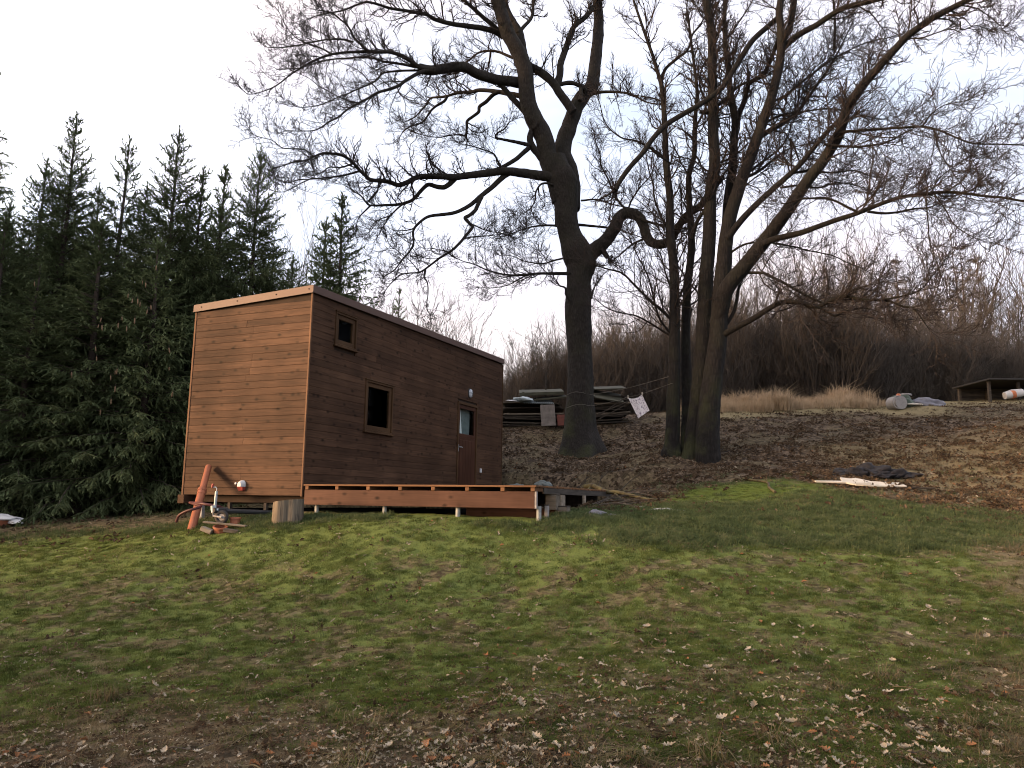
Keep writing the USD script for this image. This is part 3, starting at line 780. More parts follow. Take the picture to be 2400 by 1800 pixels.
part(deck, "back_beam", box(1.1, 1.145, y1d + 0.1, -2.35, -0.24, -0.10, 0.004), M["deck_red"])
part(deck, "back_beam", box(3.2, 3.245, y1d + 0.1, y0d, -0.09, DT - 0.086, 0.004), M["dark_wood"])
part(deck, "side_beam", box(0.3, 5.2, y1d + 0.0, y1d + 0.028, DT - 0.115, DT - 0.031, 0.003), M["dark_wood"])
for px in (733, 893, 1066, 1257):
    y, _ = hit_end(px, 1200, 0.0)
    w = np.array([CX, CY]) + DU * 0.09 - DV * y
    gz = float(height(w[0], w[1])) - 0.25
    part(deck, "post", tube([(0.10, y, gz), (0.10, y, -0.06)], 0.034, 14), M["post_pipe"], 40)
for px, xx in ((1353.5, 2.05), (1415, 3.4)):
    part(deck, "post", box(xx, xx + 0.09, y1d - 0.0, y1d - 0.035, -0.5, DT - 0.116, 0.003), M["old_wood"])

# ------------------------------------------------------------------ things lying about
rng = np.random.default_rng(5)


def world_of(x, y, z):
    return C3 + DU3 * x + DW3 * y + np.array([0, 0, z])


# orange drain pipe leaning on the end wall
top = world_of(-0.075, *hit_end(489, 1094, 0.075))
bot = at(448, 1231, 11.75)
bot[2] = float(height(bot[0], bot[1])) - 0.05
pipe = thing("drain_pipe", "long orange plastic drain pipe leaning against the end wall", "pipe", bot)
ax = unit(top - bot); Lp = np.linalg.norm(top - bot)


def pipe_ring(r0, r1, s0, s1):
    pr = np.array([(r1, s0), (r1, s1), (r0, s1), (r0, s0), (r1, s0)])
    m = trimesh.creation.revolve(pr, sections=28)
    m.apply_transform(trimesh.geometry.align_vectors([0, 0, 1], ax))
    return m


sj = Lp * 0.60
part(pipe, "upper_pipe", pipe_ring(0.048, 0.052, sj - 0.1, Lp), M["orange"], 40)
part(pipe, "lower_pipe", pipe_ring(0.057, 0.062, 0.0, sj + 0.03), M["orange"], 40)
part(pipe, "collar", cat(pipe_ring(0.062, 0.072, sj - 0.015, sj + 0.045), pipe_ring(0.062, 0.066, sj - 0.09, sj - 0.016)), M["orange"], 40)

# red hose in a loop over the ground
H = [(413, 1223, 11.7), (420, 1208, 11.65), (437, 1198, 11.6), (455, 1193, 11.6), (470, 1187, 11.75), (452, 1180, 11.95), (446, 1178, 12.05), (470, 1180, 11.8), (495, 1184, 11.75), (515, 1188, 11.85), (535, 1196, 12.2)]
P = catmull([at(a, b, c) for a, b, c in H], 8)
single("hose", tube(P, 0.021, 10), M["hose"], "dark red hose looping across the foot of the orange pipe", "hose", smooth=40)


def clay_stub(px, py, Y, r, h, lab, tilt=0.0):
    p = at(px, py, Y)
    t = thing("pipe_stub", lab, "pipe piece", p)
    m = trimesh.creation.revolve(np.array([(r * 0.92, 0), (r, h), (r * 0.9, h), (r * 0.82, 0.0), (r * 0.92, 0)]), sections=28)
    l = trimesh.creation.revolve(np.array([(r * 1.0, h * 0.72), (r * 1.1, h * 0.74), (r * 1.1, h * 1.01), (r * 1.0, h * 1.01), (r * 1.0, h * 0.72)]), sections=28)
    for a in (m, l):
        a.apply_transform(trimesh.transformations.rotation_matrix(tilt, [1, 0.3, 0]))
    part(t, "body", m, M["orange"], 40); part(t, "rim", l, M["orange"], 40)


clay_stub(550.5, 1229, 11.6, 0.075, 0.105, "short upright orange pipe stub right of the jockey wheel")
clay_stub(516, 1247, 11.3, 0.095, 0.085, "orange pipe stub half hidden below the planks under the wheel", 0.25)
# planks carrying the wheel
for k, (a, b, Y, w, t_, lab) in enumerate([((479, 1221.5), (578, 1231), 11.35, 0.12, 0.024, "narrow weathered plank lying under the jockey wheel"),
                                       ((476, 1233), (500, 1243), 11.25, 0.14, 0.06, "short thick offcut beneath the left end of the wheel plank"),
                                       ((528, 1238), (562, 1243), 11.2, 0.15, 0.05, "dark offcut beneath the right end of the wheel plank")]):
    p, q = at(*a, Y), at(*b, Y)
    d = q - p; L = np.linalg.norm(d)
    t = thing("loose_plank", lab, "plank", p, math.atan2(d[1], d[0]))
    tl = math.asin(d[2] / L)
    mm = box(0, L, -w / 2, w / 2, -t_, 0, 0.004); mm.apply_transform(trimesh.transformations.rotation_matrix(-tl, [0, 1, 0]))
    part(t, "board", mm, M["old_wood" if k != 2 else "dark_wood"])
    nl = cat(*[trimesh.creation.icosphere(1, 0.006).apply_translation([x_ * L, 0, -0.0 + x_ * L * math.tan(tl)]) for x_ in (0.1, 0.9)])
    part(t, "nail_head", nl, M["frame_steel"])

# chopping log
lb = at(672, 1228, 11.6)
lb[2] = float(height(lb[0], lb[1])) - 0.06
log = thing("log_round", "upright cracked grey-brown log round beside the house corner", "log", lb, 0.2)
an = np.linspace(0, 2 * np.pi, 64, endpoint=False)
rr = 0.215 + 0.014 * np.cos(3 * an + 1) + 0.012 * np.sin(5 * an)
for c_ in (0.6, 2.4, 3.9, 4.35, 4.8, 5.3, 5.7):
    dd = np.abs((an - c_ + np.pi) % (2 * np.pi) - np.pi)
    rr = rr - 0.009 * np.exp(-(dd / 0.05) ** 2)
zs = np.linspace(0, 1, 14)
V = []
for z_ in zs:
    tp = 0.36 + 0.035 * np.cos(an + 0.6)
    s_ = 1.02 - 0.04 * z_ + 0.012 * fbm(np.stack([np.cos(an) * 3, np.sin(an) * 3, 0 * an + z_ * 3], 1), 3, 4)
    V.append(np.stack([rr * s_ * np.cos(an) * 1.04, rr * s_ * np.sin(an), tp * z_ + 0.005 * z_], 1))
V = np.vstack(V); ni = 64
i, j = np.meshgrid(np.arange(13), np.arange(ni), indexing="ij"); a = (i * ni + j).ravel(); b = (i * ni + (j + 1) % ni).ravel()
part(log, "bark_side", (V, np.vstack([np.stack([a, b, b + ni], 1), np.stack([a, b + ni, a + ni], 1)])), M["log"], 50)
top_ = V[-ni:] + [0, 0, 0.002]
part(log, "sawn_top", (np.vstack([top_, top_.mean(0)]), np.array([(k, (k + 1) % ni, ni) for k in range(ni)])), M["log_end"])


def heap(name, lab, c, m_, size, seed, rz=0.0, n=3, rough=0.35, col=None):
    """A crumpled bag or sheet lying on the ground."""
    s = trimesh.creation.icosphere(min(n, 3), 1.0)
    v = s.vertices.copy()
    v[:, 2] = np.where(v[:, 2] < 0, v[:, 2] * 0.35, v[:, 2])
    v = v * (1 + rough * (fbm(v * 1.7 + seed * 3.1, 4, seed)[:, None] - 0.5) * 2)
    v *= np.array(size)
    c_, s_ = math.cos(rz), math.sin(rz)
    v = v @ np.array([[c_, s_, 0], [-s_, c_, 0], [0, 0, 1]])
    s.vertices = v
    return s


p = at(690, 1222, 12.15); p[2] = -0.36
t = thing("plastic_bag", "white and blue printed plastic bag lying behind the log round", "bag", p)
part(t, "sack", heap("", "", 0, 0, (0.50, 0.22, 0.13), 3, 0.1, 4), M["bag_blue"], 50)
part(t, "tied_neck", tube([(-0.44, -0.05, 0.03), (-0.54, -0.07, 0.07)], [0.05, 0.02], 8, 0.3), M["bag_blue"], 50)

# far left: white sack over an orange tub
p = at(-8, 1232, 14.0); p[2] = float(height(p[0], p[1]))
t = thing("orange_tub", "low orange tub under a white sack at the far left edge", "tub", p)
part(t, "tub", trimesh.creation.revolve(np.array([(0.0, 0.0), (0.24, 0.0), (0.30, 0.12), (0.27, 0.12), (0.22, 0.02), (0.0, 0.02)]), sections=32), M["orange"], 40)
p2 = p + np.array([0.02, -0.02, 0.13])
t = thing("white_sack", "crumpled white sack lying on the orange tub at the far left edge", "sack", p2)
part(t, "sack", heap("", "", 0, 0, (0.34, 0.26, 0.10), 8, 0.2, 4, 0.5), M["white"], 50)
part(t, "loose_end", heap("", "", 0, 0, (0.13, 0.1, 0.06), 9, 0, 3, 0.5).apply_translation([0.36, -0.05, -0.06]), M["white"], 50)

# blocks and boards under the right end of the deck
for px, py, Y, w, h, d, mt_, lab in [
    (1291, 1187, 11.25, 0.165, 0.165, 0.2, "old_wood", "grey timber block tucked under the deck behind its corner"),
    (1310, 1187, 11.4, 0.08, 0.17, 0.2, "old_wood", "thin grey timber block standing right of the square one under the deck"),
    (1280, 1212, 11.0, 0.055, 0.16, 0.06, "grey_paint", "short pale post standing in the grass at the deck corner"),
    (1314, 1208, 11.3, 0.18, 0.12, 0.2, "old_wood", "low grey timber block resting in the grass below the deck"),
    (1365, 1200, 12.6, 0.16, 0.11, 0.2, "old_wood", "squat grey block at the foot of the side post of the deck")]:
    p = at(px, py, Y)
    t = thing("timber_block", lab, "wood block", p, -0.35)
    part(t, "block", box(-w / 2, w / 2, 0, d, -0.05, h, 0.008), M[mt_])
    part(t, "cap", box(-w / 2 - 0.004, w / 2 + 0.004, -0.004, d + 0.004, h + 0.0005, h + 0.018, 0.004), M["dark_wood"])
# tarpaulin bundles on the deck
for px, Y, sz, seed, lab in [(1271, 14.6, (0.16, 0.14, 0.17), 4, "dark teal rolled tarpaulin lump on the deck left of the leafy bank"), (1213, 15.2, (0.17, 0.12, 0.115), 6, "flat grey tarpaulin lump on the deck beside the house corner")]:
    p = at(px, 1140, Y); p[2] = DT + 0.02
    t = thing("tarpaulin_bundle", lab, "tarpaulin", p)
    part(t, "sheet", heap("", "", 0, 0, sz, seed, 0, 4, 0.5), M["teal_tarp"], 50)
    part(t, "fold", tube([(-sz[0] * 0.9, -0.05, sz[2] * 0.4), (0, -sz[1] * 0.8, sz[2] * 0.5), (sz[0] * 0.9, -0.04, sz[2] * 0.3)], 0.03, 8, 0.4, 3), M["teal_tarp"], 50)

# fallen mossy branch right of the deck
br = thing("fallen_branch", "mossy crooked fallen branch lying across the dark gap right of the deck", "branch", (0, 0, 0))
B = [(1372, 1140, 14.6), (1392, 1139, 14.3), (1420, 1152, 13.9), (1448, 1154, 13.7), (1485, 1162, 13.5), (1520, 1170, 13.3), (1560, 1171, 13.4)]
part(br, "limb", tube(catmull([at(*b) for b in B], 6), np.linspace(0.05, 0.018, 37), 8, 0.25, 2), M["moss_branch"], 50)
for pts_ in ([(1440, 1156, 13.75), (1466, 1174, 13.3), (1500, 1176, 13.2), (1520, 1186, 12.9), (1526, 1200, 12.4)], [(1512, 1170, 13.35), (1520, 1182, 13.1), (1524, 1196, 12.7)], [(1385, 1140, 14.4), (1368, 1160, 14.0), (1366, 1172, 13.8), (1380, 1186, 13.4)], [(1450, 1155, 13.7), (1490, 1146, 13.9)], [(1540, 1172, 13.4), (1575, 1180, 13.1)]):
    part(br, "side_twig", tube(catmull([at(*b) for b in pts_], 5), np.linspace(0.02, 0.006, 5 * (len(pts_) - 1) + 1), 6, 0.2, 4), M["moss_branch"], 50)
# brushwood on the bank edge: single sticks
for k in range(34):
    px0, py0 = rng.uniform(1330, 1500), rng.uniform(1156, 1190)
    p = ground_at(px0, py0, 11.4, 30)
    L = rng.uniform(0.3, 0.8); az = rng.normal(0.1, 0.5)
    q = p + np.array([math.cos(az) * L, math.sin(az) * L, 0]); q[2] = float(height(q[0], q[1])) + rng.uniform(0.02, 0.16)
    mid = (p + q) / 2 + np.array([0, 0, rng.uniform(0.02, 0.1)])
    single("brushwood_stick", tube(catmull([p + [0, 0, 0.04], mid, q], 5), np.linspace(0.011, 0.004, 11), 5, 0.2, k), M["dark_wood"], "thin dark stick in the brushwood heap right of the deck", "stick", "brushwood sticks beside the deck", smooth=50)
for px, py, Y, sz, seed, m_, nm_, lab in [(1400, 1207, 12.0, (0.17, 0.12, 0.07), 5, "grey_tarp", "plastic_sheet", "crumpled blue-grey plastic sheet in the grass right of the deck"),
                                      (1556, 1196, 12.6, (0.20, 0.1, 0.035), 7, "white", "plastic_sheet", "torn white plastic sheet below the mossy branch"),
                                      (1500, 1190, 12.9, (0.22, 0.08, 0.02), 9, "grey_paint", "plastic_sheet", "flat pale grey strip of sheet among the brushwood")]:
    p = ground_at(px, py, 10.5, 30)
    t = thing(nm_, lab, "plastic sheet", p)
    part(t, "sheet", heap("", "", 0, 0, sz, seed, 0.2, 4, 0.6), M[m_], 60)
    part(t, "fold", heap("", "", 0, 0, tuple(np.array(sz) * 0.4), seed + 1, 0.2, 3, 0.6).apply_translation([sz[0] * 1.15, -0.03, 0.0]), M[m_], 60)
# crooked stick on the moss
st = [ground_at(*b, 12, 30) + [0, 0, 0.03] for b in ((1738, 1124), (1760, 1128), (1798, 1134), (1803, 1146), (1817, 1157))]
t = thing("crooked_stick", "pale crooked stick lying on the bright green moss", "stick", (0, 0, 0))
part(t, "stem", tube(catmull(st, 6), np.linspace(0.018, 0.028, 25), 7, 0.25, 3), M["moss_branch"], 50)
part(t, "knot", tube([st[2] + [0.0, 0, 0.02], st[2] + [-0.05, 0.02, 0.09]], [0.018, 0.01], 6), M["moss_branch"])
# pale board and black film on the bank
p = ground_at(2025, 1140, 12, 30)
t = thing("pale_board", "broken pale board lying flat in front of the black film heap", "board", p + [0, 0, 0.03], 0.05)
bd = sg.Polygon([(-0.85, 0.10), (-0.30, 0.06), (-0.2, -0.06), (0.2, -0.12), (0.74, -0.10), (0.76, 0.10), (0.25, 0.15), (0.1, 0.34), (-0.05, 0.30), (-0.2, 0.36), (-0.32, 0.14), (-0.85, 0.14)])
mm = trimesh.creation.extrude_polygon(bd, 0.025, engine="earcut"); mm.apply_scale([1, 1.5, 1]); mm.apply_transform(trimesh.transformations.rotation_matrix(0.24, [1, 0, 0])); part(t, "sheet", mm, M["pale_board"])
mm = trimesh.creation.extrude_polygon(sg.Polygon([(-0.3, -0.28), (0.0, -0.27), (0.05, -0.2), (-0.2, -0.19)]), 0.02, engine="earcut"); part(t, "splinter", mm, M["pale_board"])
p = ground_at(2050, 1118, 12, 30)
t = thing("black_film", "heap of crumpled black plastic film on the bank behind the pale board", "plastic film", p)
for k, (dx, dy, sz) in enumerate([(-0.42, 0.1, (0.30, 0.3, 0.20)), (-0.05, 0.18, (0.34, 0.32, 0.24)), (0.38, 0.12, (0.30, 0.28, 0.18)), (0.72, 0.05, (0.26, 0.22, 0.12)), (-0.72, 0.0, (0.24, 0.2, 0.10)), (0.1, -0.12, (0.34, 0.2, 0.11))]):
    part(t, "crumpled_fold", heap("", "", 0, 0, sz, 20 + k, 0.1 * k, 4, 1.0).apply_translation([dx, dy, 0]), M["black_film"], 60)
t = thing("flat_dark_plank", "flat dark plank lying right of the pale board", "plank", ground_at(2150, 1148, 12, 30) + [0, 0, 0.02], -0.12)
part(t, "board", box(-0.3, 0.3, -0.06, 0.06, 0, 0.03, 0.004), M["dark_wood"])
part(t, "batten", box(-0.05, 0.0, -0.08, 0.08, 0.0305, 0.05, 0.004), M["dark_wood"])

# ------------------------------------------------------------------ pile of boards behind the oak
YP = 25.6
px_m = YP / F


def slab(pa, pb, Y, depth, thick, mt_, name, lab, group=None, tilt=0.0, catg="board", roll=0.0):
    """A board whose front lower edge runs from pixel pa to pb at distance Y, reaching depth behind it."""
    p, q = at(*pa, Y), at(*pb, Y)
    d = q - p; L = np.linalg.norm(d)
    xa = d / L; ya = np.array([0, math.cos(tilt), math.sin(tilt)]); ya = unit(ya - xa * (xa @ ya)); za = np.cross(xa, ya)
    t = thing(name, lab, catg, p, group=group, R=np.stack([xa, ya, za], 1))
    part(t, "board", box(0, L, 0, depth, 0, thick, 0.006), M[mt_])
    part(t, "end_batten", box(L * 0.06, L * 0.06 + 0.07, 0.01, depth * 0.9, thick + 0.0005, thick + 0.018, 0.003), M[mt_])
    return t


grpL = "weathered boards stacked left of the oak"
labL = "weathered dark board in the low stack left of the oak trunk"
for k in range(13):
    y = 1001 - k * 4.6
    a0, a1 = 1172 + rng.uniform(-8, 14), 1318 + rng.uniform(-14, 10)
    slab((a0, y + rng.normal(0, 2.2)), (a1, y + rng.normal(0, 2.2)), YP + 0.25 + rng.uniform(-0.12, 0.2), rng.uniform(0.7, 1.1), rng.uniform(0.025, 0.05), "dark_wood" if rng.random() < 0.75 else "old_wood", "stacked_board", labL, grpL)
grpR = "weathered boards stacked right of the oak"
labR = "weathered dark board in the stack right of the oak trunk"
for k in range(13):
    y = 994 - k * 5.2
    a0, a1 = 1380 + rng.uniform(-8, 8), 1470 + rng.uniform(-14, 10)
    slab((a0, y + rng.normal(0, 2.5)), (a1, y + rng.normal(-2, 3.5)), YP + 0.35 + rng.uniform(-0.15, 0.2), rng.uniform(0.7, 1.1), rng.uniform(0.025, 0.055), "dark_wood" if rng.random() < 0.7 else "old_wood", "stacked_board", labR, grpR)
slab((1218, 928), (1322, 925), YP, 1.2, 0.11, "moss_wood", "mossy_panel", "thick mossy panel on top of the stack left of the oak", tilt=0.22)
slab((1252, 940), (1330, 932), YP - 0.1, 0.8, 0.05, "moss_wood", "mossy_panel", "mossy panel wedged beneath the top panel left of the oak", tilt=0.2)
slab((1384, 915), (1468, 912), YP + 0.3, 1.1, 0.04, "moss_wood", "mossy_panel", "pale mossy panel topmost on the stack right of the oak", tilt=0.22)
slab((1386, 932), (1462, 945), YP - 0.05, 1.3, 0.04, "moss_wood", "mossy_panel", "broad sagging mossy panel below the top panel right of the oak", tilt=0.35)
for (pa, pb, lab) in [((1397, 979), (1486, 919), "long thin board leaning diagonally against the right stack"), ((1403, 984), (1466, 950), "pale edged plank leaning low against the right stack"), ((1399, 972), (1478, 940), "dark plank leaning between the two diagonal boards")]:
    slab(pa, pb, YP - 0.35, 0.12, 0.025, "dark_wood", "leaning_board", lab)
# corrugated sheet
xs_ = np.linspace(0, 1.02, 78)
wv = 0.022 * np.sin(xs_ / 0.068 * 2 * np.pi)
V = np.vstack([np.stack([xs_, 0 * xs_ + yy, wv + yy * 0.22 + o], 1) for yy, o in ((0, 0), (0.75, 0), (0, 0.006), (0.75, 0.006))])
n = 78; k = np.arange(n - 1)
Fq = np.vstack([np.stack([k, k + n, k + n + 1, k + 1], 1), np.stack([2 * n + k, 2 * n + k + 1, 3 * n + k + 1, 3 * n + k], 1), np.stack([k, k + 1, 2 * n + k + 1, 2 * n + k], 1), np.stack([n + k, 3 * n + k, 3 * n + k + 1, n + k + 1], 1)])
t = thing("corrugated_sheet", "pale blue corrugated sheet lying on the left stack", "roofing sheet", at(1226, 944, YP - 0.25), 0.02)
part(t, "sheet", (V, Fq), M["metal_sheet"], 60)
part(t, "edge_strip", box(0, 1.02, 0.752, 0.765, 0.13, 0.2), M["metal_sheet"])
p = at(1226, 939, YP - 0.1)
t = thing("blue_white_sheet", "crumpled pale sheet poking out beneath the left mossy panel", "plastic sheet", p)
part(t, "sheet", heap("", "", 0, 0, (0.33, 0.3, 0.12), 31, 0.1, 4, 0.5), M["metal_sheet"], 60)
part(t, "flap", heap("", "", 0, 0, (0.2, 0.2, 0.05), 32, 0.1, 3, 0.5).apply_translation([-0.38, -0.1, -0.05]), M["white"], 60)
slab((1269, 999), (1303, 997), YP - 0.3, 0.03, 0.70, "grey_panel", "grey_panel", "upright grey panel leaning against the left stack", catg="panel")
slab((1307, 998), (1332, 996), YP - 0.2, 0.03, 0.36, "red_panel", "red_panel", "faded red panel standing between grey panel and oak", catg="panel")
t = thing("dark_stake", "thin dark stake rising behind the left stack", "stake", at(1281, 945, YP + 0.9))
part(t, "stake", tube(catmull([(0, 0, -0.5), (-0.02, 0, 0.2), (-0.03, 0, 0.72), (-0.02, 0, 1.1)], 5), np.linspace(0.035, 0.025, 16), 7, 0.2), M["dark_wood"], 50)
part(t, "stub", tube([(-0.03, 0, 0.6), (0.06, -0.03, 0.75)], [0.02, 0.012], 6), M["dark_wood"])

# ------------------------------------------------------------------ washing lines with one cloth
YO, YC = 23.0, 20.2
for k, (pts_, lab) in enumerate([([(1325, 927, YO - 0.3), (1345, 919, YO - 0.52), (1365, 920, YO - 0.55), (1387, 924, YO - 0.36), (1468, 910, YO - 1.4), (1567, 883, YC - 0.2)], "upper washing line tied round the oak trunk"),
                                 ([(1328, 956, YO - 0.28), (1348, 949, YO - 0.54), (1368, 948, YO - 0.56), (1389, 951, YO - 0.36), (1440, 940, YO - 0.9), (1472, 931, YO - 1.3), (1505, 923, YO - 1.7), (1576, 898, YC - 0.2)], "lower washing line that carries the cloth")]):
    single("washing_line", tube(catmull([at(*b) for b in pts_], 6), 0.0045, 5), M["rope"], lab, "washing line", smooth=True)
ca, cb = at(1472, 931.5, YO - 1.32), at(1505, 924.5, YO - 1.72)
cloth = thing("patterned_cloth", "white dark-patterned cloth hanging from the lower washing line", "cloth", ca)
nu, nv = 16, 18
W_ = []
ex = cb - ca
for iu in range(nu):
    for iv in range(nv):
        u_, v_ = iu / (nu - 1), iv / (nv - 1)
        top_ = ex * u_ - np.array([0, 0, 0.07 * math.sin(math.pi * u_)])
        bl = np.array([0.26 + 0.20 * u_, 0.05, -0.66 + 0.07 * u_]) * 1.0
        bw = 0.80 - 0.25 * v_
        pnt = top_ * (1 - v_) + (np.array([0.275, -0.1, -0.60]) + (np.array([0.535, -0.35, -0.41]) - np.array([0.275, -0.1, -0.60])) * u_) * v_
        pnt = pnt + np.array([0, 0.035 * math.sin(u_ * 9 + v_ * 2), 0])
        W_.append(pnt)
gi, gj = np.meshgrid(np.arange(nu - 1), np.arange(nv - 1), indexing="ij"); q = (gi * nv + gj).ravel()
part(cloth, "fabric", (np.array(W_), np.vstack([np.stack([q, q + nv, q + nv + 1], 1), np.stack([q, q + nv + 1, q + 1], 1)])), M["cloth"], True)
part(cloth, "peg", box(-0.012, 0.012, -0.015, 0.015, -0.04, 0.06, 0.003), M["pale_board"])
part(cloth, "peg", box(-0.012, 0.012, -0.015, 0.015, -0.04, 0.06, 0.003).apply_translation(ex), M["pale_board"])

# ------------------------------------------------------------------ junk and a shed on the terrace above the bank
p = at(2118, 947, 27.5); p[2] = float(height(p[0], p[1]))
t = thing("covered_heap", "low junk heap under green and grey tarpaulins at the top of the bank", "heap", p)
part(t, "green_tarpaulin", heap("", "", 0, 0, (0.45, 0.5, 0.42), 41, 0, 4, 0.45).apply_translation([0.0, 0.1, 0]), M["green_tarp"], 60)
part(t, "grey_tarpaulin", heap("", "", 0, 0, (0.75, 0.5, 0.33), 43, 0, 4, 0.45).apply_translation([0.85, 0.15, 0]), M["grey_tarp"], 60)
part(t, "orange_cloth", heap("", "", 0, 0, (0.16, 0.2, 0.34), 45, 0, 4, 0.5).apply_translation([-0.28, -0.25, 0.05]), M["orange_cloth"], 60)
part(t, "pale_sheet", heap("", "", 0, 0, (0.42, 0.12, 0.06), 47, 0.3, 4, 0.5).apply_translation([0.25, -0.35, 0.02]), M["pale_board"], 60)
part(t, "white_sheet", heap("", "", 0, 0, (0.25, 0.2, 0.07), 48, 0.1, 4, 0.5).apply_translation([0.12, 0.1, 0.42]), M["grey_paint"], 60)
p = at(2101, 948, 27.1); p[2] = float(height(p[0], p[1])) + 0.22
t = thing("white_drum", "round white drum lying at the left end of the tarpaulin heap", "drum", p)
dm = trimesh.creation.cylinder(0.24, 0.5, sections=28); dm.apply_transform(trimesh.transformations.rotation_matrix(math.pi / 2, [1, 0.25, 0])); part(t, "body", dm, M["grey_paint"], 40)
dm = trimesh.creation.torus(0.22, 0.025, 28, 8); dm.apply_transform(trimesh.transformations.rotation_matrix(math.pi / 2, [1, 0.25, 0])); dm.apply_translation([-0.06, -0.25, 0.0]); part(t, "rim", dm, M["grey_paint"], 40)
p = at(2318, 925, 28.5); p[2] = float(height(p[0], p[1]))
shed = thing("open_shed", "dark low open shed at the right edge above the bank", "shed", p)
part(shed, "roof", box(-0.1, 3.2, -0.3, 2.2, 0.80, 0.86, 0.01), M["black"])
for x in (0.0, 1.1, 2.2):
    part(shed, "post", box(x, x + 0.1, 0, 0.1, -0.3, 0.795, 0.008), M["dark_wood"])
    part(shed, "rear_post", box(x, x + 0.1, 1.9, 2.0, -0.3, 0.795, 0.008), M["dark_wood"])
for k in range(9):
    part(shed, "wall_board", box(0.0, 3.0, 2.002, 2.03, -0.1 + 0.1 * k, -0.005 + 0.1 * k, 0.004), M["dark_wood"])
p = at(2374, 917, 28.3)
t = thing("pale_sack", "pale rolled sack lying in the open shed at the right edge", "sack", np.array([p[0], p[1], float(height(p[0], p[1])) + 0.22]))
part(t, "roll", tube([(-0.33, 0, -0.02), (0, 0, 0.05), (0.33, 0, 0.1)], [0.13, 0.16, 0.14], 14, 0.25, 3), M["white"], 50)
part(t, "band", tube([(-0.1, 0, 0.02), (0.02, 0, 0.06)], [0.165, 0.17], 14), M["orange_cloth"], 50)

# ------------------------------------------------------------------ trees
def traced(pts, w0, w1, Y, d0=0.0, d1=0.0, n=6, wexp=1.0):
    """A limb along photograph points, its depth running from Y + d0 to Y + d1, its thickness from w0 to w1 photograph pixels."""
    pts = np.asarray(pts, float)
    s = np.concatenate([[0], np.cumsum(np.hypot(*np.diff(pts[:, :2], axis=0).T))]); s /= s[-1]
    D = Y + d0 + (d1 - d0) * s
    P3 = np.array([at(a, b, y) for (a, b), y in zip(pts[:, :2], D)])
    W = (w0 + (w1 - w0) * s ** wexp) / 2 * D / F
    Q = catmull(np.column_stack([P3, W]), n)
    return Q[:, :3], np.maximum(Q[:, 3], 0.004)


def twig_mesh(rng, limbs, spec, tip_r=0.0044, dots=0):
    """Finer branches of three orders on traced limbs. limbs: (points, radii, from); spec: (spacing, length, angle, up)."""
    parts, dots_at = [], []
    spacing, len1, k2, k3, up, wig = spec
    S, D, L, Rr = [], [], [], []
    for P, r, f0 in limbs:
        seg = np.linalg.norm(np.diff(P, axis=0), axis=1); s = np.concatenate([[0], np.cumsum(seg)])
        nb = max(2, int(s[-1] * (1 - f0) / spacing))
        for t in np.concatenate([f0 + (1 - f0) * (np.arange(nb) + rng.random(nb)) / nb, [0.97, 0.99, 0.995]]):
            k = min(np.searchsorted(s, t * s[-1]), len(P) - 1); k = max(k, 1)
            w = (t * s[-1] - s[k - 1]) / max(seg[k - 1], 1e-9)
            p = P[k - 1] * (1 - w) + P[k] * w
            T = unit(P[k] - P[k - 1]); rl = r[k - 1] * (1 - w) + r[k] * w
            a = rng.uniform(0.5, 1.15) if t < 0.95 else rng.uniform(0.1, 0.5)
            rv = unit(np.cross(T, rng.normal(size=3)))
            S.append(p); D.append(T * math.cos(a) + rv * math.sin(a) + np.array([0, 0, up]))
            L.append(len1 * rng.uniform(0.45, 1.25) * (1.15 - 0.5 * t)); Rr.append(min(rl * 0.6, 0.030) * rng.uniform(0.5, 1))
    S, D, L, Rr = np.array(S), np.array(D), np.array(L), np.array(Rr)
    Rr = np.maximum(Rr, 0.0085)
    P1 = grow(rng, S, D, L, 6, wig, 0.10)
    r1 = Rr[:, None] * np.linspace(1, 0.4, 7)[None]
    parts.append(chains(P1, r1, 4))
    S2, D2, t2, i2 = sprout(rng, P1, k2, 0.12, 0.45, 1.1, up)
    L2 = L[i2] * rng.uniform(0.22, 0.5, len(i2)) * (1.15 - 0.5 * t2)
    P2 = grow(rng, S2, D2, L2, 4, wig, 0.10)
    ra = np.maximum(Rr[i2] * 0.5, 0.006)
    parts.append(chains(P2, ra[:, None] * np.linspace(1, 0.6, 5)[None], 3))
    S3, D3, t3, i3 = sprout(rng, P2, k3, 0.1, 0.4, 1.1, up)
    L3 = np.clip(L2[i3] * rng.uniform(0.25, 0.6, len(i3)), 0.07, 0.40)
    P3 = grow(rng, S3, D3, L3, 2, wig * 1.3, 0.08)
    parts.append(chains(P3, np.full(len(i3), tip_r)[:, None] * np.linspace(1.1, 0.7, 3)[None], 3))
    if dots:
        c = P3[rng.random(len(P3)) < dots, -1]
        o = np.array([(1, 0, 0), (-1, 0, 0), (0, 1, 0), (0, -1, 0), (0, 0, 1.3), (0, 0, -1.3)], float)
        sz = rng.uniform(0.010, 0.018, len(c))
        V = (c[:, None] + o[None] * sz[:, None, None]).reshape(-1, 3)
        f = np.array([(0, 2, 4), (2, 1, 4), (1, 3, 4), (3, 0, 4), (2, 0, 5), (1, 2, 5), (3, 1, 5), (0, 3, 5)])
        parts.append((V, (np.arange(len(c)) * 6)[:, None, None] + f[None]))
        parts[-1] = (V, parts[-1][1].reshape(-1, 3))
    return join(parts)


YO = 23.0
rng = np.random.default_rng(77)
oak = thing("oak_tree", "great bare oak with a thick trunk and wide low limbs", "tree", (0, 0, 0))
